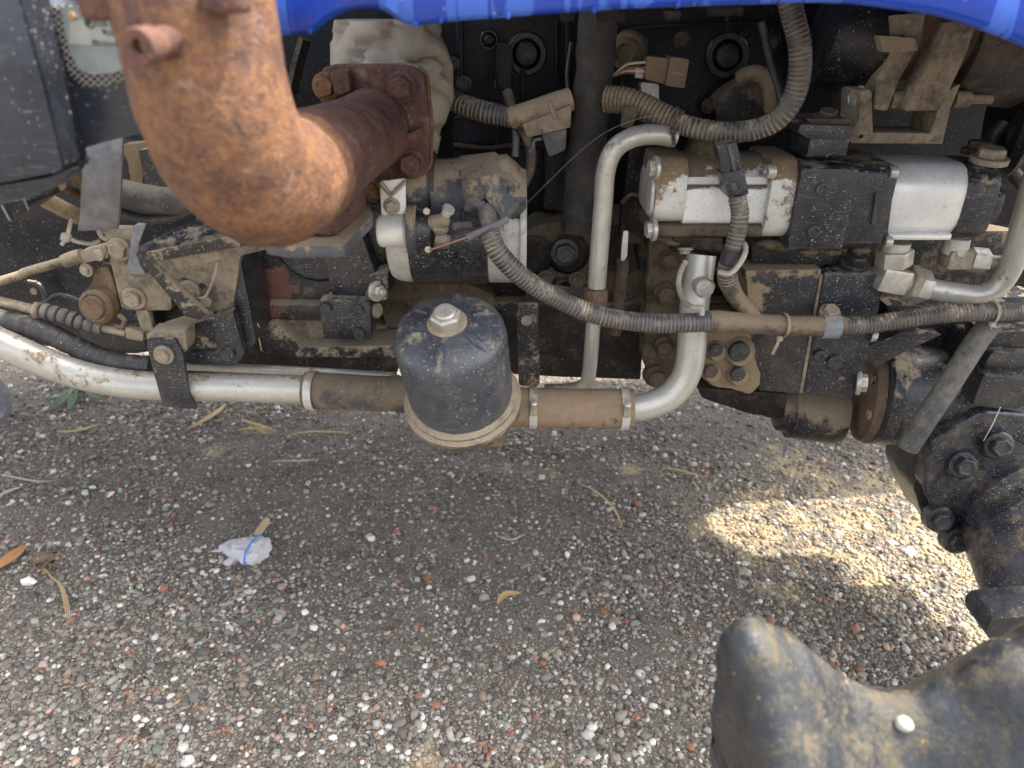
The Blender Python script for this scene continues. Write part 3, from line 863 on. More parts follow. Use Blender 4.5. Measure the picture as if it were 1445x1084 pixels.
    b = MB(); b.plate([(742, 402), (840, 405), (840, 428), (742, 425)], 0.985, 0.05)
    build('gasket_rail', b, M['black'], t, bev=0.003)
    # muddy bolted flange right of the dipstick
    b = MB(); b.plate(rpoly([(918, 330), (985, 340), (975, 530), (935, 548), (905, 520), (910, 430)], 18), 0.975, 0.06)
    build('bolted_flange', b, M['mud'], t, bev=0.007, lump=0.006, lscale=32, sub=3)
    for x, y, r in ((938, 413, 13), (936, 487, 11), (925, 530, 13), (942, 366, 12)):
        b = MB(); b.lathe(P(x, y, 0.975), (0, -1, 0), [(-0.01, RP(r * 1.35, x, y, .97)), (0.004, RP(r * 1.3, x, y, .97)), (0.008, RP(r, x, y, .97)), (0.016, RP(r * .92, x, y, .97)), (0.018, RP(r * .5, x, y, .97))], 16)
        build('bolt', b, M['mud'], t, lump=0.0016, lscale=120)
    # shelf of the casting left of the canister
    b = MB(); b.plate([(345, 470), (560, 460), (560, 520), (500, 526), (400, 512), (345, 510)], 1.0, 0.05)
    build('crankcase_shelf', b, M['tan_black'], t, bev=0.006)
    b = MB(); b.plate(rpoly([(520, 390), (650, 395), (700, 420), (700, 500), (560, 500), (540, 450)], 12), 1.0, 0.05)
    build('crankcase_face', b, M['mud'], t, bev=0.006, lump=0.004, lscale=30, sub=2)
engine_block()

# ---- transmission housing on the left
def gearbox():
    t = thing('gearbox_housing', 'black casting with peeling red paint below the rusty elbow', 'gearbox', P(440, 470, 0.98))
    b = MB(); b.plate(rpoly([(335, 335), (560, 330), (560, 398), (520, 440), (345, 470)], 6), 0.965, 0.12)
    build('housing', b, M['black_peel'], t, bev=0.008, lump=0.003, lscale=14, sub=3)
    b = MB()   # ledge with the peeled patch
    b.prismx(P(340, 440, .93).x, P(470, 440, .93).x, [(0.945, P(0, 452, .945).z), (0.945, P(0, 430, .945).z), (1.0, P(0, 424, .96).z), (1.0, P(0, 452, .945).z)])
    build('ledge', b, M['black_peel'], t, bev=0.005)
    b = MB(); b.lathe(P(455, 330, 1.0), (0.05, -1, 0.1), [(0, RP(62, 455, 330, 1)), (0.035, RP(60, 455, 330, 1)), (0.045, RP(54, 455, 330, 1)), (0.05, 0.01)], 40)
    build('round_cover', b, M['black'], t)
    b = MB(); b.plate([(440, 300), (498, 296), (540, 410), (545, 424), (500, 424), (468, 420)], 0.915, 0.055)
    build('web', b, M['black'], t, bev=0.006)
    b = MB(); b.plate([(498, 290), (545, 300), (548, 380), (520, 388)], 0.945, 0.05)
    build('web', b, M['black'], t, bev=0.006)
    b = MB(); b.plate(rpoly([(520, 388), (548, 384), (548, 424), (520, 424)], 5), 0.91, 0.05)
    build('lug', b, M['tan_black'], t, bev=0.004)
    bolt(t, P(532, 411, 0.905), (0.75, -0.62, 0.1), RP(10, 540, 411, .9), M['zinc'], 'stud')
    # block with three plugs
    b = MB(); b.plate(rpoly([(449, 424), (522, 426), (524, 480), (457, 478)], 4), 0.895, 0.07)
    build('plugged_block', b, M['black'], t, bev=0.004)
    bolt_px(t, 459, 436, 0.892, 8.5, M['bolt_black'], 'cap', name='plug')
    bolt_px(t, 504, 438, 0.892, 9, M['black'], 'socket', name='plug', h=.4)
    bolt_px(t, 507, 471, 0.892, 8, M['black'], 'cap', name='plug')
    bolt(t, P(531, 438, 0.915), (0.9, -0.5, 0.1), RP(11, 531, 438, .91), M['zinc_dusty'], 'cap', 'plug')
    b = MB(); b.plate([(372, 452), (458, 452), (458, 478), (420, 482), (390, 474)], 0.955, 0.06)
    build('recess_face', b, M['tan'], t, bev=0.004)
    b = MB(); b.plate(rpoly([(345, 462), (390, 455), (425, 490), (560, 488), (560, 505), (420, 506), (350, 492)], 6), 0.93, 0.06)
    build('lower_rail', b, M['tan_black'], t, bev=0.006, lump=0.002, lscale=40, sub=2)
    for pts in ([(358, 446), (364, 470), (369, 495)], [(357, 446), (366, 462)]):
        b = MB(); b.tube([P(x, y, 0.89) for x, y in pts], 0.0008, 5)
        build('straw_blade', b, M['straw'], t)
    # underside
    b = MB(); b.prismx(P(240, 500, .98).x, P(560, 500, .98).x, [(0.97, P(0, 530, .97).z), (0.97, P(0, 492, .97).z), (1.1, P(0, 492, .97).z), (1.1, P(0, 530, .97).z)])
    build('underside_rail', b, M['mud_dark'], t, bev=0.005)
gearbox()

def clutch_housing():
    t = thing('clutch_housing', 'big smooth dark housing specked with dust at far left', 'housing', P(60, 470, 1.0))
    b = MB()
    b.plate(rpoly([(-500, 180), (330, 200), (330, 470), (200, 500), (60, 490), (-500, 490)], 20), 1.02, 0.9)
    build('housing', b, M['black_clean'], t, bev=0.02, lump=0.006, lscale=7, sub=3)
    b = MB(); b.plate(rpoly([(105, 448), (205, 452), (205, 492), (190, 496), (120, 488)], 6), 0.95, 0.1)
    build('lower_lug', b, M['black'], t, bev=0.005)
    b = MB(); b.tube([P(40, 398, 1.0), P(55, 402, 1.0), P(64, 418, 1.0), P(60, 435, 1.0)], 0.004, 8)
    build('casting_rim', b, M['black'], t)
    b = MB(); b.tube([P(64, 428, .96), P(80, 417, .96), P(100, 420, .96), P(130, 432, .96)], 0.0035, 8)
    build('bent_wire', b, M['hose'], t)
    bolt_px(t, 48, 411, 1.0, 5, M['zinc_dusty'], 'cap')
clutch_housing()

# ---- blue hood
def hood():
    t = thing('blue_hood', 'glossy blue engine hood with wet runs along its lower edge', 'hood', P(900, 20, 0.64))
    e = [(330, 56), (390, 51), (438, 47), (462, 30), (490, 15), (530, 12), (550, 20), (568, 32), (592, 36), (640, 30), (700, 26), (760, 21), (860, 14), (950, 10), (1050, 7), (1130, 4), (1190, 5), (1250, 12), (1300, 19), (1335, 26), (1390, 44), (1445, 67), (1520, 104), (1620, 150), (1800, 215), (2050, 270), (2330, 290)]
    Yh = 0.62
    low = catmull([P(x, y, Yh) for x, y in e], 0.012)
    rows = []
    for dz, dy in ((0.0, 0.0), (0.004, -0.0055), (0.02, -0.007), (0.06, -0.004), (0.14, 0.012), (0.26, 0.04), (0.36, 0.09), (0.40, 0.16)):
        row = []
        for p in low:
            z = p.z + dz if dz < 0.05 else max(p.z + 0.03 + dz * 0.3, 0.90 + dz)
            row.append(Vector((p.x, Yh + dy, z)))
        rows.append(row)
    n = len(low)
    for yy in (0.9, 1.3, 1.62):
        rows.append([Vector((p.x, yy, 1.31)) for p in low])
    rows.append([Vector((p.x, 1.74, 1.0)) for p in low])
    b = MB()
    th = 0.0025
    inner = [[p + Vector((0, th, -th if i > 6 else 0)) for p in r] for i, r in enumerate(rows)]
    rows[0] = [p for p in rows[0]]
    allr = rows + inner[::-1]
    vs = [p for r in allr for p in r]; fs = []
    m = len(allr)
    for i in range(m):
        k = (i + 1) % m
        for j in range(n - 1):
            fs.append((i * n + j, i * n + j + 1, k * n + j + 1, k * n + j))
    fs.append(tuple(i * n for i in range(m))[::-1]); fs.append(tuple(i * n + n - 1 for i in range(m)))
    b.add(vs, fs)
    build('hood_panel', b, M['blue'], t, ang=50)
    b = MB(); b.prismx(0.74, 1.06, [(0.60, 0.96), (0.60, 1.2), (0.70, 1.30), (1.07, 1.31), (1.07, 0.96)])  # unseen block added beside the hood to keep sun off the axle
    build('sun_blocker', b, M['blue'], t, bev=0.02)
    # folded inner lip
    b = MB()
    lip = low
    vs, fs = [], []
    for p in lip:
        vs += [p + Vector((0, 0.002, 0.0005)), p + Vector((0, 0.016, 0.004)), p + Vector((0, 0.016, 0.006)), p + Vector((0, 0.002, 0.0032))]
    for j in range(n - 1):
        for k in range(4):
            q = (k + 1) % 4
            fs.append((j * 4 + k, j * 4 + q, (j + 1) * 4 + q, (j + 1) * 4 + k))
    b.add(vs, fs); build('inner_lip', b, M['plastic_grey'], t)
    for x, y in ((437, 48), (587, 38), (622, 33), (717, 26), (838, 18), (956, 11)):
        b = MB(); b.lathe(P(x, y - 3, Yh - 0.004), (0, 0, -1), [(-0.003, .0026), (0.0002, .0020), (0.0014, .0013), (0.0020, .0005)], 10)
        build('water_drop', b, M['blue'], t)
hood()

# ---- black cab side plates at top left
def side_plates():
    Y = 0.56
    t = thing('black_side_plate', 'black smooth plate with perforated screen and faded sticker', 'plate', P(120, 215, Y))
    b = MB(); b.plate(rpoly([(20, -30), (60, 2), (72, 8), (330, 5), (330, 172), (205, 187), (150, 200), (94, 217), (84, 214), (56, 120)], 3), Y, 0.05)
    build('plate', b, M['plastic'], t, bev=0.004)
    # perforated screen, U-shaped, round the sticker
    outer = [(66, 8), (113, 8), (330, 8), (330, 60), (184, 102), (170, 115), (150, 122), (130, 124), (112, 117), (98, 104), (86, 84), (78, 60), (68, 36)]
    def inside(x, y, poly):
        c = False
        for i in range(len(poly)):
            (x0, y0), (x1, y1) = poly[i - 1], poly[i]
            if (y0 > y) != (y1 > y) and x < (x1 - x0) * (y - y0) / (y1 - y0) + x0: c = not c
        return c
    b = MB(); s_ = 9.0
    for i in range(-6, 34):
        for j in range(-20, 24):
            for (ax, ay, bx, by) in ((i, j, i + 1, j), (i, j, i, j + 1)):
                x0, y0 = 66 + (ax + ay) * s_ * 0.62, 8 + (ax - ay) * s_ * 0.55
                x1, y1 = 66 + (bx + by) * s_ * 0.62, 8 + (bx - by) * s_ * 0.55
                mx, my = (x0 + x1) / 2, (y0 + y1) / 2
                if mx < 200 and inside(mx, my, outer):
                    b.tube([P(x0, y0, Y - 0.0006), P(x1, y1, Y - 0.0006)], 0.00052, 4, raw=True)
    tag(build('perforated_screen', b, M['screen'], t), None, None, kind='stuff')
    b = MB(); b.plate(rpoly([(86, 10), (330, 10), (330, 88), (186, 94), (160, 103), (128, 106), (112, 98), (100, 78), (92, 50)], 4), Y - 0.002, 0.0025)
    build('sticker', b, M['sticker'], t)
    b = MB(); b.plate([(98, 30), (330, 12), (330, 52), (120, 64), (98, 62)], Y - 0.003, 0.0008)
    build('sticker_field', b, M['sticker_pale'], t)
    c = P(127, 32, Y - 0.0032)
    b = MB(); b.lathe(c, (0, -1, 0.1), [(0, RP(7.4, 127, 32, Y)), (0.0005, RP(7.4, 127, 32, Y)), (0.0005, RP(5.8, 127, 32, Y)), (0, RP(5.8, 127, 32, Y))], 28, False, False)
    b.lathe(P(125, 31, Y - 0.0032), (0, -1, 0.1), [(0, RP(4.2, 127, 32, Y)), (0.0005, RP(4.2, 127, 32, Y))], 16)
    build('emblem', b, M['ink'], t)
    for txt, x, y, h in (('550 01 24', 136, 37, 8), ('9U2JFU', 144, 49, 8), ('701111111JJ23', 129, 63, 7)):
        cu = bpy.data.curves.new('lettering', 'FONT'); cu.body = txt; cu.size = RP(h, x, y, Y) * 1.3; cu.extrude = 0.0002
        o = bpy.data.objects.new('lettering', cu); COL.objects.link(o)
        o.rotation_euler = (R_(90), R_(4), 0); o.parent = t; o.location = P(x, y, Y - 0.0036) - LOC[t.name]
        cu.materials.append(M['ink'])
        bpy.context.view_layer.update()
        me = bpy.data.meshes.new_from_object(o.evaluated_get(bpy.context.evaluated_depsgraph_get()))
        q = bpy.data.objects.new('lettering', me); COL.objects.link(q)
        q.rotation_euler, q.parent, q.location = o.rotation_euler, t, o.location
        bpy.data.objects.remove(o)
    bolt_px(t, 101, 23, Y - 0.003, 5.5, M['copper_bolt'], 'cap')
    bolt_px(t, 167, 81, Y - 0.003, 3.2, M['wrap'], 'cap')
    # outer stepped plate
    t = thing('black_step_plate', 'outermost black plate with rolled steps at left edge', 'plate', P(40, 260, 0.53))
    b = MB(); b.plate(rpoly([(-700, -30), (18, -30), (58, 110), (88, 236), (84, 242), (0, 259), (-700, 300)], 4), 0.525, 0.035)
    build('plate', b, M['plastic'], t, bev=0.003)
    b = MB(); b.plate(rpoly([(-700, 300), (0, 262), (70, 250), (96, 238), (100, 244), (70, 268), (0, 284), (-700, 330)], 3), 0.535, 0.02)
    build('rolled_step', b, M['plastic'], t, bev=0.005)
    b = MB(); b.plate(rpoly([(-700, 290), (0, 252), (88, 236), (116, 226), (112, 236), (88, 246), (0, 266), (-700, 310)], 2), 0.548, 0.012)
    build('rolled_step', b, M['plastic'], t, bev=0.002)
    b = MB(); b.plate(rpoly([(24, 235), (33, 236), (36, 248), (26, 247)], 3), 0.5246, 0.004)
    build('slot', b, M['hose'], t)
    b = MB(); b.plate([(-700, 320), (0, 287), (38, 280), (42, 290), (0, 318), (-700, 380)], 0.62, 0.05)
    build('lower_guard', b, M['black_clean'], t, bev=0.004)
    for x0, y0, x1, y1 in ((2, 290, 14, 312), (34, 282, 40, 296)):
        b = MB(); b.tube([P(x0, y0, .617), P(x1, y1, .617)], 0.0008, 6)
        build('guard_rib', b, M['plastic_grey'], t)
side_plates()

# ---- rusty exhaust elbow
def exhaust():
    h = Vector((0.119, 0.993, 0)).normalized()
    A = Vector((-0.193, 0.50, 0.0)); zc = 0.791; Rb = 0.088; R0 = 0.0470
    t = thing('exhaust_elbow', 'large orange rusty cast exhaust elbow with bolted square flange', 'exhaust pipe', (-0.17, 0.6, 0.74))
    path = [Vector((A.x, A.y, 1.12 - 0.02 * i)) for i in range(11)]
    path = [p for p in path if p.z > zc + Rb + 0.005]
    for k in range(15):
        a = R_(90 * k / 14)
        path.append(Vector((A.x, A.y, zc + Rb)) + h * (Rb * (1 - math.cos(a))) + Vector((0, 0, -Rb * math.sin(a))))
    mid = path[-1]
    knee = mid + h * 0.055
    b = MB()
    upper = path + [mid + h * q for q in (0.02, 0.04)]
    b.tube(upper, R0, 48, raw=True, rfun=lambda q: R0 * (1.0 + 0.05 * math.sin(math.pi * min(1, max(0, (q - .3) / .7)))))
    build('elbow', b, M['rust'], t, lump=0.0012, lscale=45, sub=0, ang=60)
    Fc = P(533, 172, 0.86); Fe = P(524, 184, 0.86)
    d2 = (Fe - (mid + h * 0.035)); L2 = d2.length; d2n = d2.normalized()
    b = MB(); b.lathe(mid + h * 0.035, d2n, [(0, R0 * 1.0), (0.012, R0 * .985), (L2 * .3, R0 * .94), (L2 * .75, R0 * .89), (L2 * .92, R0 * .91), (L2 + 0.004, R0 * .98)], 48, True, True)
    build('outlet_pipe', b, M['rust_dark'], t, lump=0.0010, lscale=40, ang=60)
    # square flange with a gasket lip
    nrm = -d2n
    px = rpoly([(452, 100), (470, 94), (578, 93), (598, 104), (607, 180), (605, 236), (592, 250), (540, 256), (496, 266), (468, 240), (452, 150)], 7)
    fr = [PN(x, y, Fc, d2n) for x, y in px]
    b = MB(); b.prism(fr, [p + d2n * 0.010 for p in fr])
    build('flange', b, M['rust_dark'], t, bev=0.0022, lump=0.0006, lscale=60)
    cx = Fc
    fr2 = [cx + (p - cx) * 1.035 + d2n * 0.011 for p in fr]
    b = MB(); b.prism(fr2, [p + d2n * 0.004 for p in fr2])
    build('gasket', b, M['rust'], t, bev=0.001)
    fr3 = [cx + (p - cx) * 1.0 + d2n * 0.016 for p in fr]
    b = MB(); b.prism(fr3, [p + d2n * 0.012 for p in fr3])
    build('mating_flange', b, M['rust_dark'], t, bev=0.002)
    for x, y, r in ((568, 123, 15.5), (581, 231, 15), (461, 122, 14)):
        bolt(t, PN(x, y, Fc, d2n) + nrm * 0.002, nrm, RP(r, x, y, .86) * 1.04, M['rust_dark'] if x != 461 else M['rust'], 'hex', spin=0.35, h=1.25)
    bolt(t, PN(526, 268, Fc, d2n) + nrm * 0.002, nrm, RP(11, 526, 268, .86), M['rust'], 'hex', spin=0.35, h=1.25)
    # ribs running into the flange
    for pts in ([(472, 98), (497, 97), (500, 128), (478, 134)], [(556, 196), (597, 178), (600, 190), (562, 208)]):
        f = [PN(x, y, Fc, d2n) for x, y in pts]
        b = MB(); b.prism([p + nrm * 0.016 for p in f], [p - nrm * 0.004 for p in f])
        build('rib', b, M['rust_dark'], t, bev=0.0025)
    # short branch down to the dark lower flange
    z0 = 0.704
    f = [PZ(x, y, z0) for x, y in ((428, 336), (478, 336), (518, 300), (512, 286), (462, 286), (428, 300))]
    top = [p + Vector((0, 0, 0.075)) for p in f]
    b = MB(); b.prism(top, f)
    build('branch', b, M['rust_dark'], t, bev=0.010, lump=0.0012, lscale=50, sub=2, seg=3)
    q = [PZ(x, y, z0) for x, y in rpoly([(372, 342), (408, 348), (486, 346), (527, 303), (522, 290), (440, 285), (380, 310)], 6)]
    b = MB(); b.prism(q, [p - Vector((0, 0, 0.0125)) for p in q])
    build('lower_flange', b, M['boot'], t, bev=0.002)
    bolt(t, PZ(482, 352, z0 - 0.018), (0, 0, -1), RP(14, 480, 352, .75), M['rust'], 'cap')
    # threaded boss at the side of the pipe, and lugs above
    e, r0 = P(194, 66, 0.425), P(258, 56, 0.468)
    ax = (e - r0); L = ax.length; rb = RP(21, 200, 66, .43)
    b = MB(); b.lathe(r0, ax, [(0, rb * 1.25), (L * .5, rb * 1.02), (L * .72, rb), (L * .74, rb * 1.22), (L - .002, rb * 1.22), (L, rb * 1.12), (L, rb * .52), (L * .80, rb * .46)], 28, True, True)
    build('sensor_boss', b, M['rust_dark'], t, lump=0.0006, lscale=80)
    b = MB(); b.lathe(r0 + ax * .80, ax, [(0, rb * .45), (0.002, rb * .42)], 16)
    build('boss_plug', b, M['copper_bolt'], t)
    for c_, s_ in ((P(158, 0, 0.49), (0.024, 0.04, 0.022)), (P(205, 22, 0.468), (0.013, 0.03, 0.052)), (P(318, -4, 0.455), (0.024, 0.02, 0.016))):
        b = MB(); b.box(c_, s_)
        build('upper_lug', b, M['rust_dark'], t, bev=0.005, lump=0.001, lscale=60, seg=3)
exhaust()

def heat_wrap():
    """creased pale jacket round the manifold branch behind the flange"""
    b = MB(); rings = []
    secs = [(28, 482, 606, 0.96), (60, 480, 616, 0.955), (95, 482, 631, 0.945), (140, 500, 626, 0.93), (180, 520, 614, 0.925), (215, 535, 608, 0.925), (236, 545, 602, 0.93)]
    n = 40
    rr_ = random.Random(4)
    for y, x0, x1, Y in secs:
        c = P((x0 + x1) / 2, y, Y); w = RP((x1 - x0) / 2, 550, y, Y)
        rings.append([c + Vector((math.cos(2 * math.pi * j / n) * w * (1 + 0.05 * math.sin(3 * 6.28 * j / n + y * .05)), math.sin(2 * math.pi * j / n) * 0.042 * (1 + 0.06 * math.sin(5 * 6.28 * j / n + y * .09)), 0)) for j in range(n)])
    dense = []
    for i in range(len(rings) - 1):
        for k in range(6):
            dense.append([a.lerp(c, k / 6) for a, c in zip(rings[i], rings[i + 1])])
    dense.append(rings[-1])
    for r in dense:
        for j, p in enumerate(r):
            q = Vector((p.x * 24 + p.z * 16, p.y * 20, p.z * 17 - p.x * 12))
            cr = abs(mnoise.noise(q)) + 0.5 * abs(mnoise.noise(q * 2.1))
            p += (p - (sum(r, Vector()) / n)).normalized() * (0.010 - 0.055 * max(0, 0.28 - cr))
    b.rings(dense)
    tag(build('heat_jacket', b, M['wrap'], ang=55), 'creased pale fabric jacket between blue hood and rusty flange', 'heat jacket')
    o = sweep_thing('support_strut', [(430, 55, 1.0), (418, 100, 1.0), (405, 160, 1.0)], 9, 'mud_dark', 'dim flat strut in the dark gap right of the rusty elbow', 'strut', n=4)
heat_wrap()
M['sleeve2'] = dirty('dusty_rubber_sleeve', (0.035, 0.037, 0.045), 0.5, 0, 0.62, 0.12, dustc=(0.25, 0.18, 0.115), speck=0.2, dscale=13, soft=0.05)
M['oily'] = dirty('oily_grime', (0.028, 0.027, 0.026), 0.75, 0, 0.45, 0.2, dustc=(0.085, 0.075, 0.063), speck=0.15, speckc=(.12, .11, .1), bump=0.9, bscale=420)
M['silver_mud'] = dirty('muddy_aluminium', (0.55, 0.54, 0.50), 0.45, 0.2, 0.52, 0.30, dustc=(0.21, 0.15, 0.095), speck=0.6, speckc=(0.5, 0.47, 0.42), sscale=240, var=0.1, dscale=20, soft=.04)
M['plastic_dk'] = dirty('dusty_dark_shell', (0.02, 0.02, 0.022), 0.5, 0, 0.50, 0.15, dustc=(0.15, 0.115, 0.08), speck=0.25)
M['black_patch'] = dirty('black_paint_patchy', (0.012, 0.0135, 0.017), 0.36, 0, 0.46, 0.25, dustc=(0.27, 0.20, 0.13), speck=0.6, dscale=9, soft=.03)
M['mud_tan'] = dirty('dry_tan_mud', (0.10, 0.08, 0.055), 0.85, 0, 0.78, 0.25, dustc=(0.235, 0.175, 0.112), speck=0.2, bump=0.6, dscale=22)
M['rust_brown2'] = dirty('brown_primer', (0.10, 0.065, 0.045), 0.7, 0, 0.45, 0.2, dustc=(0.17, 0.12, 0.08), speck=0.3)
M['black_hub2'] = dirty('black_hub_paint', (0.018, 0.024, 0.037), 0.26, 0, 0.33, 0.02, dustc=(0.30, 0.23, 0.145), speck=0.9, dscale=19, bump=0.3, soft=0.16)
M['hose_slant2'] = M['hose_grey']
M['conduit_grey'] = M['hose_grey']
M['sleeve_tan'] = dirty('dusty_brown_plastic', (0.06, 0.05, 0.04), 0.7, 0, 0.70, 0.2, dustc=(0.20, 0.15, 0.098), speck=0.2, dscale=20)
M['rust_mud'] = dirty('rust_brown_lever', (0.085, 0.055, 0.035), 0.75, 0, 0.50, 0.2, dustc=(0.19, 0.135, 0.085), speck=0.2, dscale=24)

# ================================================================== bolted-on units
X1 = Vector((1, 0, 0))
def cyl_x(b, x0, x1, y, Y, rpx, n=40, prof=None):
    """cylinder along X between picture columns x0 and x1"""
    c = P((x0 + x1) / 2, y, Y); r = RP(rpx, (x0 + x1) / 2, y, Y)
    a = P(x0, y, Y); e = P(x1, y, Y); L = e.x - a.x
    o = Vector((a.x, c.y, c.z))
    pr = [(q * L, k * r) for q, k in (prof or [(0, .97), (.03, 1), (.97, 1), (1, .97)])]
    b.lathe(o, X1, pr, n)
    return o, r, L

# ---- starter motor
def starter():
    t = thing('starter_motor', 'starter motor with silver ends and black middle band', 'starter motor', P(645, 400, 0.93))
    b = MB(); cyl_x(b, 552, 592, 325, 0.93, 72, prof=[(0, .80), (.06, .90), (.25, .97), (.5, 1), (1, 1)]); build('end_cap', b, M['silver_dusty'], t)
    b = MB(); cyl_x(b, 584, 690, 325, 0.93, 75, prof=[(0, .98), (.02, 1), (.98, 1), (1, .98)]); build('motor_body', b, M['black'], t)
    b = MB(); cyl_x(b, 683, 738, 325, 0.93, 73); build('drive_end', b, M['silver_dusty'], t)
    b = MB(); cyl_x(b, 733, 742, 325, 0.93, 79); build('end_plate', b, M['silver_dusty'], t, bev=0.001)
    b = MB(); b.box(P(716, 312, 0.868), (0.010, 0.012, 0.022)); build('lug', b, M['silver_dusty'], t, bev=0.003)
    bolt_px(t, 632, 388, 0.882, 9, M['zinc_dusty'], 'cap', nrm=(0, -.8, -.6))
    # upper solenoid
    b = MB(); cyl_x(b, 573, 616, 262, 0.905, 48); build('solenoid', b, M['boot'], t)
    b = MB(); cyl_x(b, 608, 617, 263, 0.905, 49.5); build('strap', b, M['hose'], t)
    # rubber boot, flared and crumpled to the right
    secs = [(613, 226, 318, .905, .045), (640, 224, 318, .905, .045), (668, 222, 322, .903, .046), (695, 218, 326, .90, .048), (716, 224, 322, .895, .045), (742, 244, 300, .888, .036)]
    n = 36; rings = []
    for x, y0, y1, Y, d in secs:
        c = (P(x, y0, Y) + P(x, y1, Y)) / 2; hz = (P(x, y0, Y) - P(x, y1, Y)).length / 2
        ring = []
        for j in range(n):
            a = 2 * math.pi * j / n
            sq = 1 + (0.10 * math.cos(4 * a) * max(0, (x - 660) / 80))
            ring.append(c + Vector((0, math.cos(a) * d * sq, math.sin(a) * hz * sq)))
        rings.append(ring)
    dn = []
    for i in range(len(rings) - 1):
        for k in range(5): dn.append([p.lerp(q, k / 5) for p, q in zip(rings[i], rings[i + 1])])
    dn.append(rings[-1])
    for r in dn:
        c = sum(r, Vector()) / n
        for p in r:
            w = max(0, (p.x - P(650, 260, .9).x) / 0.07)
            p += (p - c).normalized() * 0.011 * w * (mnoise.noise(p * 42) + .4 * mnoise.noise(p * 90))
    b = MB(); b.rings(dn)
    build('rubber_boot', b, M['boot'], t, ang=38)
    # stiff flared end of the boot: folded facets
    q = {'a': (648, 221, .905), 'b': (697, 215, .902), 'c': (743, 241, .900), 'd': (652, 258, .850), 'e': (694, 246, .842), 'f': (739, 262, .868), 'g': (655, 292, .848), 'h': (686, 279, .836), 'i': (712, 314, .834), 'j': (731, 292, .850)}
    vs = {k_: P(*v_) for k_, v_ in q.items()}
    ks = list(vs)
    fcs = [('a', 'd', 'e', 'b'), ('b', 'e', 'c'), ('c', 'e', 'f'), ('d', 'g', 'h', 'e'), ('e', 'h', 'i'), ('e', 'i', 'j'), ('e', 'j', 'f')]
    b = MB()
    n_ = len(ks)
    fs = [tuple(ks.index(k_) for k_ in f_) for f_ in fcs]
    edge = {}
    for f_ in fs:
        for u_, w_ in zip(f_, f_[1:] + f_[:1]): edge[(u_, w_)] = 1
    rim = [(u_, w_, w_ + n_, u_ + n_) for (u_, w_) in edge if (w_, u_) not in edge]
    b.add([vs[k_] for k_ in ks] + [vs[k_] + Vector((0, .003, 0)) for k_ in ks], fs + [tuple(n_ + u_ for u_ in reversed(f_)) for f_ in fs] + rim)
    build('boot_flap', b, M['boot'], t, lump=.0022, lscale=55, sub=3, ang=22)
    b = MB(); b.lathe(P(672, 303, 0.862), (0.1, -1, 0.0), [(0, RP(22, 680, 303, .86)), (0.004, RP(21, 680, 303, .86)), (0.004, RP(17, 680, 303, .86)), (-0.004, RP(15, 680, 303, .86))], 20)
    build('boot_mouth', b, M['hose'], t, lump=0.002, lscale=60)
starter()

def fuel_solenoid():
    Y = 0.835
    t = thing('stop_solenoid', 'small silver solenoid with dusty black disc and capped ports', 'solenoid', P(560, 350, Y))
    b = MB(); cyl_x(b, 534, 574, 325, Y, 23.5, prof=[(0, .84), (.05, .95), (.12, 1), (1, 1)]); build('coil_can', b, M['silver_clean'], t)
    b = MB(); cyl_x(b, 571, 577, 325, Y, 25); build('collar', b, M['silver_dusty'], t)
    b = MB(); cyl_x(b, 576, 590, 325, Y, 35, prof=[(0, .96), (.15, 1), (.8, 1), (1, .92)]); build('disc', b, M['boot'], t)
    b = MB(); cyl_x(b, 588, 612, 325, Y, 30, prof=[(0, 1), (.5, .98), (.9, .80), (1, .6)]); build('cap', b, M['black'], t)
    for x, y, dx, r, L in ((622, 312, .8, 11, 24), (628, 318, 1, 12, 14), (630, 336, 1, 11, 16)):
        b = MB(); b.lathe(P(x - 12, y + 3, Y - .012), (dx, -.35, .25 if y < 325 else -.05), [(0, RP(r, x, y, Y)), (RP(L * .6, x, y, Y), RP(r, x, y, Y)), (RP(L, x, y, Y), RP(r * .8, x, y, Y)), (RP(L * 1.15, x, y, Y), RP(r * .3, x, y, Y))], 16)
        build('port_cap', b, M['tan'], t)
    b = MB(); b.lathe(P(627, 306, Y - .015), (.35, -.3, .6), [(0, RP(7, 627, 306, Y)), (.010, RP(7, 627, 306, Y)), (.011, RP(9, 627, 306, Y)), (.014, RP(8.5, 627, 306, Y))], 16)
    build('port_nipple', b, M['silver_dusty'], t)
    b = MB(); b.tube([P(640, 320, Y - .01), P(650, 318, Y), P(664, 317, Y + .01)], RP(5, 650, 318, Y), 12, pitch=.003, depth=.0006); build('stub_hose', b, M['hose_grey'], t)
    for x, y in ((604, 352), (602, 298), (595, 333)):
        bolt_px(t, x, y, Y - .022, 5, M['zinc'], 'cap')
    # clamp bracket above
    b = MB(); b.plate(rpoly([(536, 256), (572, 252), (573, 302), (538, 304)], 4), Y - .004, .004)
    build('clamp_bracket', b, M['silver_clean'], t, bev=.001)
    b = MB(); b.tube([P(537, 258, Y - .006), P(552, 276, Y - .008), P(572, 256, Y - .006)], .003, 6, raw=True)
    build('bracket_fold', b, M['zinc_dusty'], t)
    bolt_px(t, 553, 291, Y - .005, 9, M['zinc_dusty'], 'hex')
    b = MB(); b.tube([P(606, 353, Y - .026), P(630, 345, Y - .03), P(662, 334, Y - .035)], .0011, 8); build('bare_wire', b, M['copper'], t)
    b = MB(); b.tube([P(660, 335, Y - .035), P(690, 322, Y - .035), P(716, 310, Y - .02)], RP(5, 690, 322, Y), 10); build('wire_sleeve', b, M['hose_grey'], t)
fuel_solenoid()

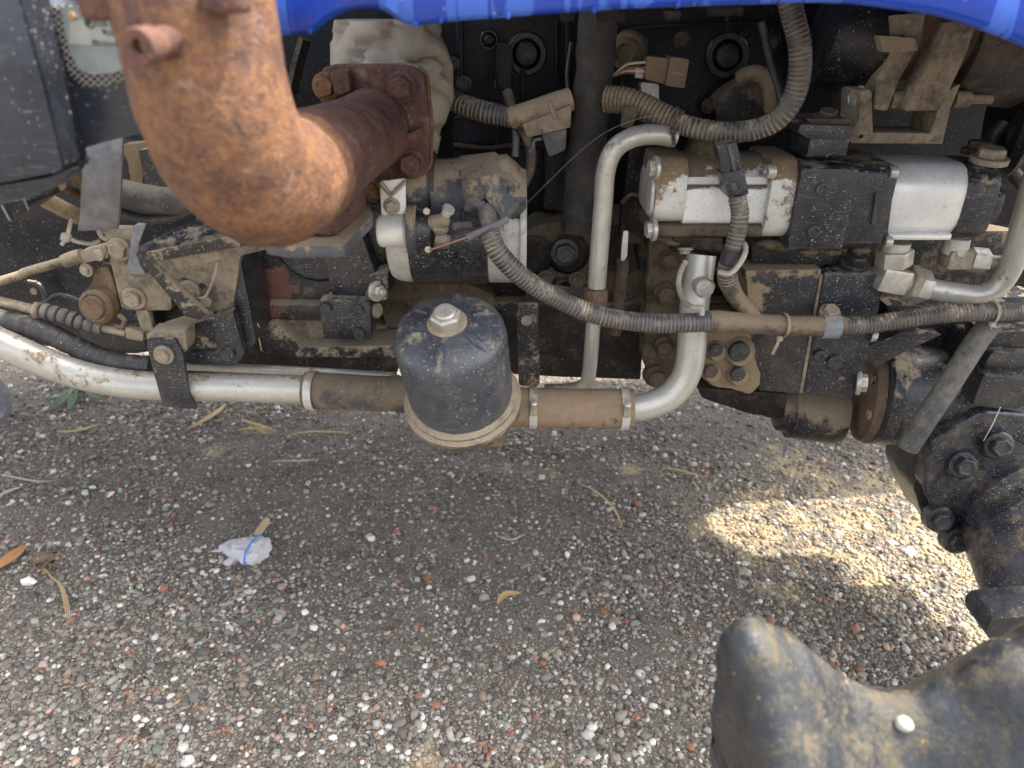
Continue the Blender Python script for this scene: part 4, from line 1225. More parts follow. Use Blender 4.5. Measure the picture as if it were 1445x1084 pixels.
# ---- filter canister
def canister():
    Y0 = 0.77
    ax = axis_at(643, 520, 49, 11.5)
    B = P(652, 560, Y0); L = 0.119
    R1 = RP(74, 645, 530, Y0)
    t = thing('filter_canister', 'dark dented filter canister with a hex nut on its dome', 'filter', B - ax * .03)
    b = MB(); b.lathe(B, ax, [(0, R1 * .97), (L * .2, R1), (L * .84, R1), (L * .91, R1 * .985), (L * .955, R1 * .955), (L * .99, R1 * .89), (L * 1.015, R1 * .80), (L * 1.038, R1 * .68), (L * 1.06, R1 * .50), (L * 1.075, R1 * .38), (L * 1.08, R1 * .30), (L * 1.08, R1 * .1)], 72)
    build('canister', b, M['canister'], t, ang=50, lump=.0005, lscale=40)
    a, c, _ = frame_of(ax)
    # pressed radial ribs on the dome
    for k in range(6):
        q = 2 * math.pi * k / 6 + 0.35
        d = a * math.cos(q) + c * math.sin(q)
        b = MB(); b.tube([B + ax * (L * 1.068) + d * R1 * .46, B + ax * (L * 1.040) + d * R1 * .68, B + ax * (L * .985) + d * R1 * .87], .0045, 10, rfun=lambda s: .0052 * max(.25, math.sin(math.pi * min(.98, max(.02, s)))) ** .6)
        build('pressed_rib', b, M['canister'], t)
    # top nut on a dished washer
    T = B + ax * (L * 1.077)
    b = MB(); b.lathe(T, ax, [(-.002, R1 * .35), (.002, R1 * .35), (.0035, R1 * .33), (.003, R1 * .2)], 32); build('washer', b, M['tan'], t)
    b = MB(); b.lathe(T + ax * .003, ax, [(0, R1 * .275), (.010, R1 * .275), (.0125, R1 * .24)], 6, start=.3); build('nut', b, M['zinc'], t, bev=.0008)
    b = MB(); b.lathe(T + ax * .012, ax, [(0, R1 * .19), (.006, R1 * .19), (.0075, R1 * .165)], 24); build('stud', b, M['zinc'], t)
    # flared rim and head under it
    b = MB(); b.lathe(B - ax * .012, ax, [(-.004, R1 * .9), (0, R1 * 1.07), (.004, R1 * 1.14), (.009, R1 * 1.14), (.012, R1 * 1.06), (.016, R1 * 1.07), (.019, R1 * 1.03), (.021, R1 * .98)], 72)
    build('rim', b, M['tan'], t, ang=45, lump=.0008, lscale=70)
    b = MB(); b.lathe(B - ax * .05, ax, [(0, R1 * .5), (.008, R1 * .82), (.036, R1 * .95)], 40); build('filter_head', b, M['sleeve'], t)
    b = MB(); b.box(P(698, 616, Y0 - .01), (.022, .02, .02)); build('head_lug', b, M['rust_brown'], t, bev=.003)
    for s_, x0, y0, x1, y1 in ((-1, 600, 556, 560, 556), (1, 700, 574, 742, 575)):
        b = MB(); b.tube([P(x0, y0, .82), P(x1, y1, .83)], RP(25, 700, 570, .83), 24); build('port', b, M['sleeve'], t)
canister()

# ---- lower return line
sweep_thing('lower_pipe', [(-620, 380, .86), (-300, 420, .85), (-60, 462, .84), (0, 484, .84), (55, 508, .84), (110, 528, .84), (165, 540, .84), (225, 545, .84), (330, 547, .84), (450, 551, .84)], 20.5, 'pipe', 'long pale silver pipe running under the left brackets', 'pipe', n=28)
sweep_thing('thin_pipe', [(200, 512, .905), (300, 518, .905), (420, 524, .905), (560, 532, .905)], 7, 'pipe', 'thin silver pipe just above and behind the long silver pipe', 'pipe', n=14)
def sleeve_left():
    t = thing('hose_sleeve', 'brown muddy hose sleeve left of the filter canister', 'hose', P(505, 580, .83))
    b = MB(); b.tube([P(431, 550, .84), P(505, 554, .835), P(590, 558, .83)], RP(26, 505, 555, .835), 32, rfun=lambda q: RP(25.5, 505, 555, .835) * (1 + .01 * math.sin(q * 9)))
    build('sleeve', b, M['sleeve'], t, lump=.0005, lscale=50)
    d = (P(590, 558, .83) - P(431, 550, .84)).normalized()
    for x, y in ((441, 551), (557, 557)):
        o = band(t, 'clamp_band', P(x, y, .837), d, RP(26.5, x, y, .835), .010, 'silver_dusty')
        b = MB(); b.box(P(x + 2, y + 27, .84), (.009, .008, .012)); build('screw_housing', b, M['tan'], o, bev=.002)
sleeve_left()
def worm_clamp(t, x, y, Y, d, rpx, w=.010):
    r = RP(rpx, x, y, Y)
    o = band(t, 'clamp_band', P(x, y, Y), d, r, w, 'silver_dusty')
    c = P(x, y, Y) + Vector((0, -r * .93, r * .42))
    b = MB(); b.box(c, (.010, .008, .017), Matrix.Rotation(R_(-20), 3, 'X')); build('screw_housing', b, M['zinc_dusty'], o, bev=.0025)
    b = MB(); b.lathe(c + Vector((0, 0, .004)), (0, -.5, 1), [(0, .0045), (.009, .0045), (.010, .003)], 14); build('clamp_screw', b, M['zinc'], o)
    return o
def sleeve_right():
    t = thing('hose_sleeve', 'dusty hose sleeve with two worm clamps right of the canister', 'hose', P(800, 602, .83))
    b = MB(); b.tube([P(716, 574, .83), P(800, 576, .83), P(892, 577, .83)], RP(28, 800, 576, .83), 32)
    build('sleeve', b, M['sleeve2'], t, lump=.0006, lscale=50)
    worm_clamp(t, 752, 575, .83, X1, 28.5)
    worm_clamp(t, 880, 577, .83, X1, 28.5)
sleeve_right()
def bent_pipe():
    t = thing('bent_pipe', 'thick silver pipe curving up from the sleeve to the silver pump', 'pipe', P(930, 595, .83))
    b = MB(); b.tube([P(868, 577, .83), P(905, 575, .83), P(942, 561, .835), (P(966, 534, .84)), P(975, 500, .845), P(979, 440, .855), P(990, 360, .875)], RP(19.5, 950, 560, .84), 32)
    build('pipe', b, M['pipe'], t)
    c = P(990, 408, .868)
    b = MB(); b.lathe(c + Vector((0, .02, 0)), (.35, -1, 0), [(0, RP(20, 990, 400, .86)), (.014, RP(19, 990, 400, .86)), (.018, RP(16, 990, 400, .86))], 6); build('sensor_seat', b, M['pipe'], t, bev=.001)
    bolt(t, P(992, 405, .84), (.3, -1, -.08), RP(13, 990, 400, .85), M['zinc'], 'cap', 'plug', h=1.3)
    b = MB(); b.lathe(P(992, 405, .847), (.3, -1, -.08), [(-.012, RP(14, 990, 400, .85)), (.006, RP(14, 990, 400, .85)), (.009, RP(12, 990, 400, .85))], 24); build('plug_boss', b, M['pipe'], t)
bent_pipe()

# ---- upright silver pipe
def upright():
    t = thing('upright_pipe', 'slim silver pipe bending over behind the harness and dropping down', 'pipe', P(835, 545, .88))
    b = MB(); b.tube([P(952, 194, .90), P(922, 190, .895), P(893, 194, .89), P(868, 210, .887), P(855, 240, .885), P(851, 290, .885), P(846, 350, .885), P(842, 405, .885)], RP(13.5, 850, 300, .885), 22)
    build('pipe', b, M['pipe'], t)
    b = MB(); b.lathe(P(841, 425, .885), P(843, 370, .885) - P(841, 425, .885), [(-.006, RP(14, 841, 415, .885)), (0, RP(17, 841, 415, .885)), (.013, RP(17, 841, 415, .885)), (.018, RP(15, 841, 415, .885))], 10); build('nut', b, M['rust_brown'], t, bev=.001)
    b = MB(); b.tube([P(841, 420, .885), P(836, 470, .89), P(832, 520, .895), P(826, 542, .90), P(806, 550, .91), P(770, 552, .92)], RP(10.5, 835, 480, .89), 18); build('lower_tube', b, M['pipe'], t)
upright()

# ---- dipstick, oily vertical hose, strut plate
sweep_thing('dipstick', [(868, 470, .965), (872, 440, .96), (876, 395, .955), (879, 368, .95)], 9, 'mud', 'mud covered tube with a bare dipstick end beside the upright pipe', 'dipstick', wob=.25)
b = MB(); b.plate(rpoly([(880, 326), (887, 326), (885, 362), (876, 374), (877, 350)], 2), .95, .003)
o_ = build('blade_end', b, M['silver_clean'], bpy.data.objects['dipstick'], bev=.0006)
sweep_thing('oily_hose', [(846, -20, .985), (842, 60, .98), (835, 140, .975), (826, 220, .97), (820, 290, .965), (817, 325, .965)], 26, 'oily', 'thick grimy black hose hanging down behind the harness', 'hose', n=24, wob=.12)
sweep_thing('small_hose', [(716, 130, 1.0), (728, 170, .97), (746, 200, .95), (749, 235, .945), (738, 262, .95)], 7.5, 'sleeve', 'brown curved small hose dropping behind the boot', 'hose', n=12)
sweep_thing('small_hose', [(724, 150, .985), (728, 190, .965), (727, 222, .955)], 5.5, 'hose_grey', 'thin grey hose dropping straight behind the boot', 'hose', n=12)
def strut_plate():
    t = thing('strut_plate', 'flat black strut right of the filter canister', 'bracket', P(745, 545, .93))
    b = MB(); b.plate(rpoly([(729, 430), (760, 428), (762, 545), (732, 545)], 6), .925, .008); build('plate', b, M['tan_black'], t, bev=.002)
    bolt_px(t, 743, 452, .923, 8, M['zinc_dusty'], 'cap')
strut_plate()
# dusty standing strap behind the pump inlet
b = MB(); b.plate(rpoly([(890, 205), (922, 200), (917, 290), (905, 345), (874, 345), (880, 280)], 5), .975, .02)
tag(build('muddy_strap', b, M['mud_dark'], bev=.004, lump=.003, lscale=40, sub=2), 'wide mud caked strap standing left of the silver pump', 'strap')
sweep_thing('cable_tie', [(878, 286, .965), (890, 275, .955), (905, 278, .96), (915, 286, .965)], 3.2, 'mud', 'muddy cable tie round the wide mud caked strap', 'cable tie', n=8)

# ---- hydraulic pump
def prof_round(Yf, ytop, ybot, depth, r):
    zt, zb = P(0, ytop, Yf).z, P(0, ybot, Yf).z
    return rr(Yf, Yf + depth, zb, zt, r)
def pump():
    t = thing('hydraulic_pump', 'silver gear pump in two cylinders joined by a black plate', 'pump', P(1100, 345, .93))
    def xs(x): return P(x, 280, .875).x
    b = MB(); b.prismx(xs(923), xs(967), prof_round(.868, 226, 319, .105, .022)); build('end_cover', b, M['silver_mud'], t, bev=.004)
    b = MB(); b.prismx(xs(918), xs(930), prof_round(.874, 250, 310, .09, .018)); build('end_boss', b, M['silver_dusty'], t, bev=.004)
    b = MB(); b.prismx(xs(966), xs(1082), prof_round(.872, 262, 318, .10, .008)); build('pump_body', b, M['silver'], t, bev=.002)
    b = MB(); b.prismx(xs(967), xs(1081), prof_round(.879, 226, 290, .092, .034)); build('pump_body', b, M['silver'], t, bev=.001)
    b = MB(); b.prismx(xs(1080), xs(1117), prof_round(.862, 226, 341, .115, .026)); build('flange', b, M['silver_mud'], t, bev=.004)
    b = MB(); b.prismx(xs(921), xs(1082), prof_round(.868, 319, 337, .10, .006)); build('foot', b, M['mud'], t, bev=.003, lump=.002, lscale=60, sub=2)
    b = MB(); b.prismx(xs(958), xs(1032), prof_round(.88, 335, 358, .08, .006)); build('outlet_block', b, M['mud_dark'], t, bev=.003, lump=.002, lscale=60, sub=2)
    for x, y, nx in ((925, 237, -1), (921, 324, -1)):
        bolt(t, P(x, y, .866), (nx, -.1, 0), RP(12, x, y, .87), M['zinc'], 'hex')
    bolt(t, P(1089, 242, .86), (-1, -.15, 0), RP(10, 1080, 242, .87), M['zinc'], 'socket')
    bolt(t, P(967, 352, .875), (0, -.3, -1), RP(8, 967, 352, .87), M['zinc_dusty'], 'hex')
    # black mounting plates
    b = MB(); b.prismx(xs(1115), xs(1193), prof_round(.855, 236, 353, .13, .004)); build('mounting_plate', b, M['black'], t, bev=.0025)
    b = MB(); b.prismx(xs(1192), xs(1250), prof_round(.858, 236, 350, .125, .010)); build('mounting_plate', b, M['black'], t, bev=.0025)
    b = MB(); b.plate([(1240, 236), (1266, 236), (1252, 345), (1240, 350)], .863, .11); build('mounting_plate', b, M['black'], t, bev=.003)
    for x, y, r in ((1160, 267, 9.5), (1148, 327, 9.5)):
        bolt_px(t, x, y, .855, r, M['bolt_black'], 'socket', name='plug', h=.4)
    b = MB(); b.plate(rpoly([(1236, 272), (1242, 272), (1237, 318), (1230, 318)], 3), .8545, .004); build('slot', b, M['hose'], t)
    # second silver cylinder and black end cap
    b = MB(); b.prismx(xs(1250), xs(1358), prof_round(.868, 236, 342, .105, .030)); build('second_body', b, M['silver_clean'], t, bev=.001)
    b = MB(); b.prismx(xs(1262), xs(1352), prof_round(.866, 330, 340, .10, .004)); build('body_lip', b, M['silver_clean'], t, bev=.001)
    b = MB(); b.prismx(xs(1356), xs(1402), prof_round(.866, 240, 344, .11, .024)); build('black_end_cap', b, M['black'], t, bev=.004)
    b = MB(); b.prismx(xs(1400), xs(1420), prof_round(.874, 262, 322, .09, .02)); build('black_end_cap', b, M['black'], t, bev=.005)
    bolt(t, P(1258, 243, .862), (1, -.1, 0), RP(9, 1258, 243, .87), M['zinc'], 'socket')
    bolt(t, P(1251, 341, .862), (1, -.1, 0), RP(8, 1251, 341, .87), M['zinc'], 'socket')
    bolt(t, P(1396, 224, .90), (0, -.1, 1), RP(19, 1396, 224, .9), M['zinc_dusty'], 'hex', spin=.2)
    bolt(t, P(1380, 212, .94), (0, 0, 1), RP(16, 1380, 212, .94), M['mud'], 'hex', spin=.2)
    # inlet neck on top, under the harness
    b = MB(); b.lathe(P(1000, 222, .93), (0, 0, 1), [(0, .035), (.012, .028), (.03, .026)], 28); build('inlet_neck', b, M['mud'], t, lump=.002, lscale=60)
pump()

def pump_bracket():
    t = thing('mount_bracket', 'black box bracket with a muddy bolt on top of the pump', 'bracket', P(1165, 225, .9))
    b = MB(); b.prismx(P(1140, 200, .88).x, P(1196, 200, .88).x, prof_round(.875, 190, 224, .08, .004)); build('foot', b, M['black'], t, bev=.002)
    b = MB(); b.plate(rpoly([(1130, 175), (1205, 178), (1208, 188), (1196, 197), (1138, 196), (1126, 186)], 4), .865, .09); build('shelf', b, M['black'], t, bev=.003)
    b = MB(); b.plate(rpoly([(1136, 168), (1200, 168), (1204, 180), (1190, 182), (1150, 180)], 4), .872, .05); build('clip', b, M['mud'], t, bev=.002, lump=.001, lscale=60)
    bolt(t, P(1167, 166, .89), (0, -.25, 1), RP(13, 1167, 166, .9), M['mud'], 'hex')
    t = thing('alternator_bracket', 'dusty cradle bracket with two arms above the silver pump', 'bracket', P(1270, 205, .92))
    Y = .905
    b = MB(); b.plate([(1199, 186), (1328, 188), (1332, 204), (1199, 203)], Y, .05); build('cradle_floor', b, M['tan'], t, bev=.003)
    b = MB(); b.plate(rpoly([(1214, 128), (1230, 126), (1232, 190), (1200, 203), (1196, 190), (1212, 172)], 5), Y, .055); build('cradle_side', b, M['tan'], t, bev=.003)
    b = MB(); b.plate(rpoly([(1334, 130), (1356, 118), (1342, 150), (1330, 202), (1310, 200), (1322, 160)], 4), Y, .055); build('cradle_side', b, M['tan'], t, bev=.003)
    b = MB(); b.plate(rpoly([(1256, 22), (1306, 18), (1300, 60), (1270, 110), (1252, 157), (1232, 154), (1238, 110), (1256, 80)], 5), Y + .01, .03); build('arm', b, M['tan'], t, bev=.003)
    b = MB(); b.plate(rpoly([(1344, 30), (1376, 40), (1362, 80), (1326, 156), (1276, 157), (1300, 110)], 5), Y - .005, .03); build('arm', b, M['tan'], t, bev=.003)
    b = MB(); b.plate(rpoly([(1240, 50), (1292, 54), (1296, 72), (1246, 74)], 3), Y, .03); build('arm_pad', b, M['tan'], t, bev=.002)
    b = MB(); b.plate(rpoly([(1300, 24), (1346, 30), (1330, 110), (1280, 110)], 3), Y + .05, .02); build('inner_web', b, M['rust_brown'], t, bev=.002)
    bolt(t, P(1212, 139, Y + .02), (-1, -.2, .1), RP(13, 1205, 139, .9), M['zinc'], 'hex', h=1.1)
    b = MB(); b.lathe(P(1255, 140, Y + .025), X1, [(0, RP(13, 1260, 140, .9)), (P(1280, 140, Y).x - P(1255, 140, Y).x, RP(13, 1260, 140, .9))], 20); build('pivot_sleeve', b, M['tan'], t)
    b = MB(); b.lathe(P(1345, 140, Y + .02), X1, [(0, RP(12, 1360, 140, .9)), (.018, RP(12, 1360, 140, .9)), (.018, RP(7, 1360, 140, .9)), (.045, RP(7, 1360, 140, .9))], 12); build('pivot_bolt', b, M['tan'], t)
pump_bracket()

def alternator():
    t = thing('alternator', 'dark round alternator tucked under the hood at right', 'alternator', P(1280, 110, .97))
    b = MB(); b.lathe(P(1158, 40, .99), (1, -.12, -.1), [(0, .045), (.004, .062), (.03, .067), (.075, .067), (.082, .055)], 40); build('rear_shell', b, M['black_clean'], t, bev=.001)
    b = MB(); b.lathe(P(1270, 45, .985), (1, -.1, 0), [(0, .055), (.07, .055)], 32); build('core', b, M['rust_brown'], t)
    b = MB(); b.lathe(P(1352, 60, .97), (1, -.1, -.1), [(0, .060), (.012, .066), (.08, .066), (.09, .05)], 40); build('front_shell', b, M['plastic_dk'], t, bev=.001)
    b = MB(); b.lathe(P(1420, 150, 1.0), (1, -.3, 0), [(0, .085), (.012, .09), (.02, .085)], 44); build('pulley', b, M['black_mud'], t)
alternator()

# ---- hydraulic fittings and bent tube at right
def hexfit(b, o, ax, r, L): b.lathe(o, ax, [(0, r * .93), (.0015, r), (L - .0015, r), (L, r * .93)], 6, start=.4)
def fittings():
    Y = .90
    t = thing('elbow_fitting', 'large steel elbow fitting with union nut beneath the pump', 'fitting', P(1260, 410, Y))
    b = MB(); b.lathe(P(1264, 352, Y), (0, 0, -1), [(-.01, RP(18, 1264, 350, Y)), (.02, RP(18, 1264, 350, Y))], 20); build('neck', b, M['silver_dusty'], t)
    b = MB(); hexfit(b, P(1263, 352, Y), P(1260, 378, Y) - P(1263, 352, Y), RP(25, 1263, 360, Y), RP(24, 1263, 360, Y)); build('nut', b, M['zinc'], t, bev=.001)
    b = MB(); b.box(P(1257, 393, Y), (.040, .034, .032), Matrix.Rotation(R_(10), 3, 'Y')); b.lathe(P(1262, 394, Y), P(1290, 402, Y) - P(1262, 394, Y), [(0, .016), (.026, .0165)], 20); build('elbow_body', b, M['zinc'], t, bev=.005)
    d = P(1310, 406, Y) - P(1280, 399, Y)
    b = MB(); hexfit(b, P(1278, 399, Y), d, RP(27, 1290, 402, Y), RP(12, 1290, 402, Y)); build('union_nut', b, M['zinc_dusty'], t, bev=.001)
    b = MB(); hexfit(b, P(1289, 402, Y), d, RP(25, 1290, 402, Y), RP(18, 1290, 402, Y)); build('union_nut', b, M['zinc'], t, bev=.001)
    sweep_thing('bent_tube', [(1300, 405, .90), (1335, 412, .90), (1375, 416, .90), (1405, 406, .898), (1425, 380, .895), (1436, 345, .89), (1448, 300, .885), (1462, 250, .88), (1490, 190, .90), (1560, 140, .95), (1640, 110, 1.02)], 15.5, 'pipe', 'silver tube sweeping from union nut up out at right edge', 'pipe', n=24)
    t = thing('elbow_fitting', 'smaller steel elbow fitting under the black pump end cap', 'fitting', P(1350, 378, Y + .01))
    Y += .012
    b = MB(); b.lathe(P(1350, 344, Y), (0, 0, -1), [(-.008, RP(16, 1350, 350, Y)), (.012, RP(17, 1350, 350, Y))], 20); build('neck', b, M['silver_dusty'], t)
    b = MB(); b.box(P(1349, 363, Y), (.032, .03, .026)); build('elbow_body', b, M['zinc_dusty'], t, bev=.005)
    d = P(1400, 369, Y) - P(1365, 366, Y)
    b = MB(); hexfit(b, P(1366, 366, Y), d, RP(18, 1380, 366, Y), RP(26, 1380, 366, Y)); build('union_nut', b, M['zinc'], t, bev=.001)
    b = MB(); b.tube([P(1390, 368, Y), P(1425, 370, Y), P(1520, 372, Y), P(1640, 330, 1.0)], RP(9, 1400, 369, Y), 16); build('tube', b, M['pipe'], t)
fittings()

# ---- black front support plates
def support_plates():
    t = thing('support_block', 'black bolted support plates below the pump with a mud filled seam', 'support', P(1150, 560, .92))
    b = MB(); b.plate([(1052, 382), (1160, 380), (1132, 556), (1072, 552), (1060, 480)], .905, .12); build('support_plate', b, M['black_patch'], t, bev=.003)
    b = MB(); b.plate([(1163, 386), (1250, 386), (1240, 440), (1212, 545), (1204, 562), (1134, 556)], .90, .12); build('support_plate', b, M['black'], t, bev=.004)
    b = MB(); b.plate([(1158, 388), (1168, 388), (1137, 554), (1128, 554)], .9035, .02); build('seam_mud', b, M['tan'], t, lump=.001, lscale=80, sub=2)
    b = MB(); b.plate(rpoly([(1062, 345), (1160, 350), (1240, 355), (1240, 375), (1060, 372)], 5), .925, .08); build('upper_casting', b, M['black_mud'], t, bev=.004)
    bolt(t, P(1206, 368, .92), (0, -.4, 1), RP(16, 1206, 368, .92), M['bolt_black'], 'hex')
    bolt_px(t, 1178, 512, .897, 11.5, M['bolt_black'], 'cap'); bolt_px(t, 1156, 502, .897, 8, M['bolt_black'], 'socket', h=.5)
    bolt(t, P(1212, 540, .90), (1, -.35, .1), RP(13, 1212, 540, .9), M['zinc'], 'hex')
    bolt(t, P(1232, 474, .90), (1, -.35, -.1), RP(7, 1232, 474, .9), M['zinc'], 'hex')
    # mud-covered boss with four bolts
    t2 = thing('muddy_boss', 'mud caked boss with four bolt heads beside the bent pipe', 'casting', P(1020, 550, .92))
    b = MB(); b.plate(rpoly([(985, 470), (1062, 468), (1066, 510), (1075, 540), (1062, 556), (1012, 548), (985, 530)], 12), .905, .10); build('boss', b, M['mud_tan'], t2, bev=.010, lump=.004, lscale=34, sub=2, seg=3)
    for x, y, r, q in ((1010, 494, 12, 'bolt_black'), (1043, 496, 18, 'bolt_black'), (1041, 528, 13, 'bolt_black'), (1003, 524, 12, 'mud')):
        b = MB(); b.lathe(P(x, y, .905), (0.1, -1, 0), [(-.008, RP(r * 1.35, x, y, .9)), (.004, RP(r * 1.25, x, y, .9)), (.010, RP(r * .98, x, y, .9)), (.012, RP(r * .9, x, y, .9))], 20); build('boss_collar', b, M['mud_tan'], t2, lump=.001, lscale=80)
        bolt_px(t2, x, y, .893, r * .82, M[q], 'cap', nrm=(.1, -1, 0))
    # ledge under the bent pipe
    b = MB(); b.plate(rpoly([(985, 548), (1110, 556), (1110, 590), (1060, 585), (990, 562)], 6), .97, .06); build('casting_ledge', b, M['mud_dark'], t2, bev=.005)
support_plates()

# ---- front axle drive parts at right
def axle_parts():
    t = thing('drive_coupling', 'black round drive coupling under the support plates', 'coupling', P(1160, 605, 1.0))
    b = MB(); b.lathe(P(1095, 575, 1.0), (1, -.10, -.06), [(0, .028), (.004, .036), (.018, .038), (.02, .046), (.085, .048), (.10, .045), (.102, .03)], 40); build('coupling', b, M['black_mud'], t, bev=.001)
    b = MB(); b.lathe(P(1080, 570, 1.0), (1, -.1, -.06), [(0, .02), (.03, .024)], 24); build('shaft', b, M['mud'], t)
    t = thing('axle_flange', 'dark brown bolted flange beside the drive coupling', 'flange', P(1215, 620, .96))
    b = MB(); b.lathe(P(1212, 555, .985), (1, -.18, 0), [(0, .050), (.004, .072), (.012, .076), (.02, .076)], 44); build('flange', b, M['rust_brown2'], t)
    for k in range(7):
        q = 2 * math.pi * k / 7 + .5
        a, c, ax = frame_of((1, -.18, 0))
        bolt(t, P(1212, 555, .985) + a * math.cos(q) * .060 + c * math.sin(q) * .060 + ax * .006, -ax, .0082, M['zinc_dusty'] if k % 2 else M['bolt_black'], 'hex')
    t = thing('axle_tube', 'speckled black round axle tube behind the grey slanting hose', 'axle', P(1290, 620, .94))
    ax = Vector((1, -.20, -.02))
    b = MB(); b.lathe(P(1234, 553, .97), ax, [(0, .074), (.003, .079), (.02, .080), (.022, .077), (.10, .075), (.20, .078)], 56); build('tube', b, M['black'], t, bev=.001)
    b = MB(); b.plate([(1250, 430), (1500, 436), (1500, 520), (1400, 520), (1270, 510)], .985, .1); build('upper_rail', b, M['black'], t, bev=.006)
    b = MB(); b.plate(rpoly([(1390, 470), (1470, 466), (1470, 500), (1400, 498)], 4), .90, .06); build('rail_step', b, M['black'], t, bev=.004)
    b = MB(); b.plate(rpoly([(1222, 490), (1270, 470), (1330, 472), (1270, 500), (1235, 520)], 4), .925, .02); build('gusset', b, M['black'], t, bev=.003)
axle_parts = axle_parts
axle_parts()

def axle_housing():
    t = thing('axle_housing', 'big black cast axle housing with bolt heads at right edge', 'axle', P(1400, 800, .84))
    ax = axis_at(1440, 745, 20, -8)
    # main bell: rings along the housing's own axis, from upper back to lower front
    def ring(cx, cy, Y, rx, rz, n=40, tilt=0.0):
        c = P(cx, cy, Y); k = RP(1, cx, cy, Y)
        return [c + Vector((math.cos(2 * math.pi * j / n) * rx * k, math.sin(2 * math.pi * j / n) * rx * k * .75 , math.sin(2 * math.pi * j / n + tilt) * rz * k)) for j in range(n)]
    # knuckle body, solid plates for the flange and a swept snout
    b = MB(); b.plate(rpoly([(1318, 604), (1382, 530), (1400, 496), (1500, 500), (1500, 720), (1420, 700), (1350, 772), (1310, 742), (1288, 690), (1305, 648)], 10), .885, .10)
    build('housing_flange', b, M['black_hub'], t, bev=.012, lump=.004, lscale=22, sub=2, seg=3)
    b = MB(); b.plate(rpoly([(1316, 622), (1390, 580), (1500, 590), (1500, 760), (1380, 790), (1330, 740), (1302, 690)], 12), .862, .03)
    build('cover_flange', b, M['black_hub2'], t, bev=.007, lump=.002, lscale=30, sub=2, seg=3)
    b = MB()
    c0, c1 = P(1452, 722, .92), P(1462, 800, .79)
    pts = [P(1436, 700, .90), P(1445, 730, .85), P(1458, 775, .80), P(1478, 830, .76), P(1500, 900, .72)]
    b.tube(pts, .09, 48, step=.01, rfun=lambda q: .088 - .012 * q + .012 * max(0, 1 - q * 5))
    build('snout', b, M['black_hub2'], t, lump=.003, lscale=20, ang=60)
    b = MB(); b.plate(rpoly([(1388, 530), (1480, 536), (1480, 578), (1372, 572)], 4), .865, .07); build('top_block', b, M['black_hub'], t, bev=.004)
    b = MB(); b.plate(rpoly([(1400, 512), (1480, 516), (1480, 540), (1392, 534)], 3), .90, .06); build('top_block', b, M['rust_brown2'], t, bev=.003)
    for x, y, Y, r in ((1358, 656, .855, 15), (1408, 629, .853, 15), (1326, 733, .855, 14), (1350, 763, .850, 14)):
        b = MB(); b.lathe(P(x, y, Y), (-.1, -1, .25), [(-.012, RP(r * 1.5, x, y, Y)), (.002, RP(r * 1.4, x, y, Y)), (.006, RP(r * 1.15, x, y, Y))], 24); build('bolt_boss', b, M['black_hub2'], t)
        bolt_px(t, x, y, Y - .004, r * .95, M['bolt_black'], 'hex', nrm=(-.1, -1, .25), h=1.2)
    b = MB(); b.tube([P(1412, 574, .858), P(1400, 600, .85), P(1388, 622, .848)], .0008, 6); build('lock_wire', b, M['zinc'], t)
axle_housing()
sweep_thing('breather_hose', [(1398, 456, .86), (1378, 482, .85), (1350, 525, .83), (1326, 562, .82), (1302, 598, .815), (1280, 632, .815)], 15.5, 'hose_slant', 'grey dusty hose slanting down across the axle tube', 'hose', n=22)

# ---- foreground casting, close to the lens
def foreground():
    t = thing('steering_knuckle', 'blurred muddy casting close in the lower right corner', 'casting', P(1220, 1080, .40))
    b = MB()
    nx, ny = 70, 40
    # ridge line in the picture: peak, valley, rising arm; the casting falls away behind and drops on the near side
    ridge = [(1006, 1010), (1012, 925), (1024, 886), (1056, 870), (1092, 884), (1150, 926), (1215, 970), (1265, 978), (1320, 962), (1390, 926), (1460, 892), (1560, 845), (1750, 770), (2100, 700), (2500, 690)]
    rp = catmull([Vector((x, y, 0)) for x, y in ridge], 9)
    prof = [(0.075, -0.22), (0.06, -0.12), (0.04, -0.055), (0.018, -0.016), (0.0, 0.0), (-0.016, -0.006), (-0.035, -0.026), (-0.06, -0.055), (-0.085, -0.09), (-0.105, -0.15), (-0.11, -0.24)]
    rows = []
    for i, p in enumerate(rp):
        w = P(p.x, p.y, .385)
        z = w.z
        if p.x < 1000: z = min(z, w.z)
        rows.append([w + Vector(((0.06 * max(0, k - 5) / 5 + 0.045 * max(0, 4 - k) / 4) * max(0, 1 - i / (len(rp) * .45)), dy, dz * (1.0 if p.x > 1010 else .9))) for k, (dy, dz) in enumerate(prof)])
    n = len(prof)
    vs = [q for r in rows for q in r]; fs = []
    for i in range(len(rows) - 1):
        for j in range(n - 1): fs.append((i * n + j, i * n + j + 1, (i + 1) * n + j + 1, (i + 1) * n + j))
        fs.append((i * n + n - 1, i * n, (i + 1) * n, (i + 1) * n + n - 1))
    fs.append(tuple(range(n))); fs.append(tuple((len(rows) - 1) * n + j for j in range(n))[::-1])
    b.add(vs, fs)
    o = build('casting', b, M['fore'], t, lump=.004, lscale=28, sub=1, ang=70)
    from mathutils.bvhtree import BVHTree
    me = o.data
    bv = BVHTree.FromPolygons([v.co + LOC['steering_knuckle'] for v in me.vertices], [tuple(p.vertices) for p in me.polygons])
    def on(x, y):
        h_ = bv.ray_cast(EYE, ray(x, y).normalized())[0]
        return h_ if h_ is not None else P(x, y, .30)
    for name, x, y, r, sq, m, lab in (('white_stone', 1274, 1022, .0072, (.95, .8, .75), 'leaf_grey', 'white pebble resting on the blurred foreground casting'),):
        b = MB(); b.sphere(on(x, y) + Vector((0, -r * .2, r * .25)), r, 14, 10, sq)
        tag(build(name, b, M[m], lump=r * .15, lscale=100), lab, 'stone')
foreground()
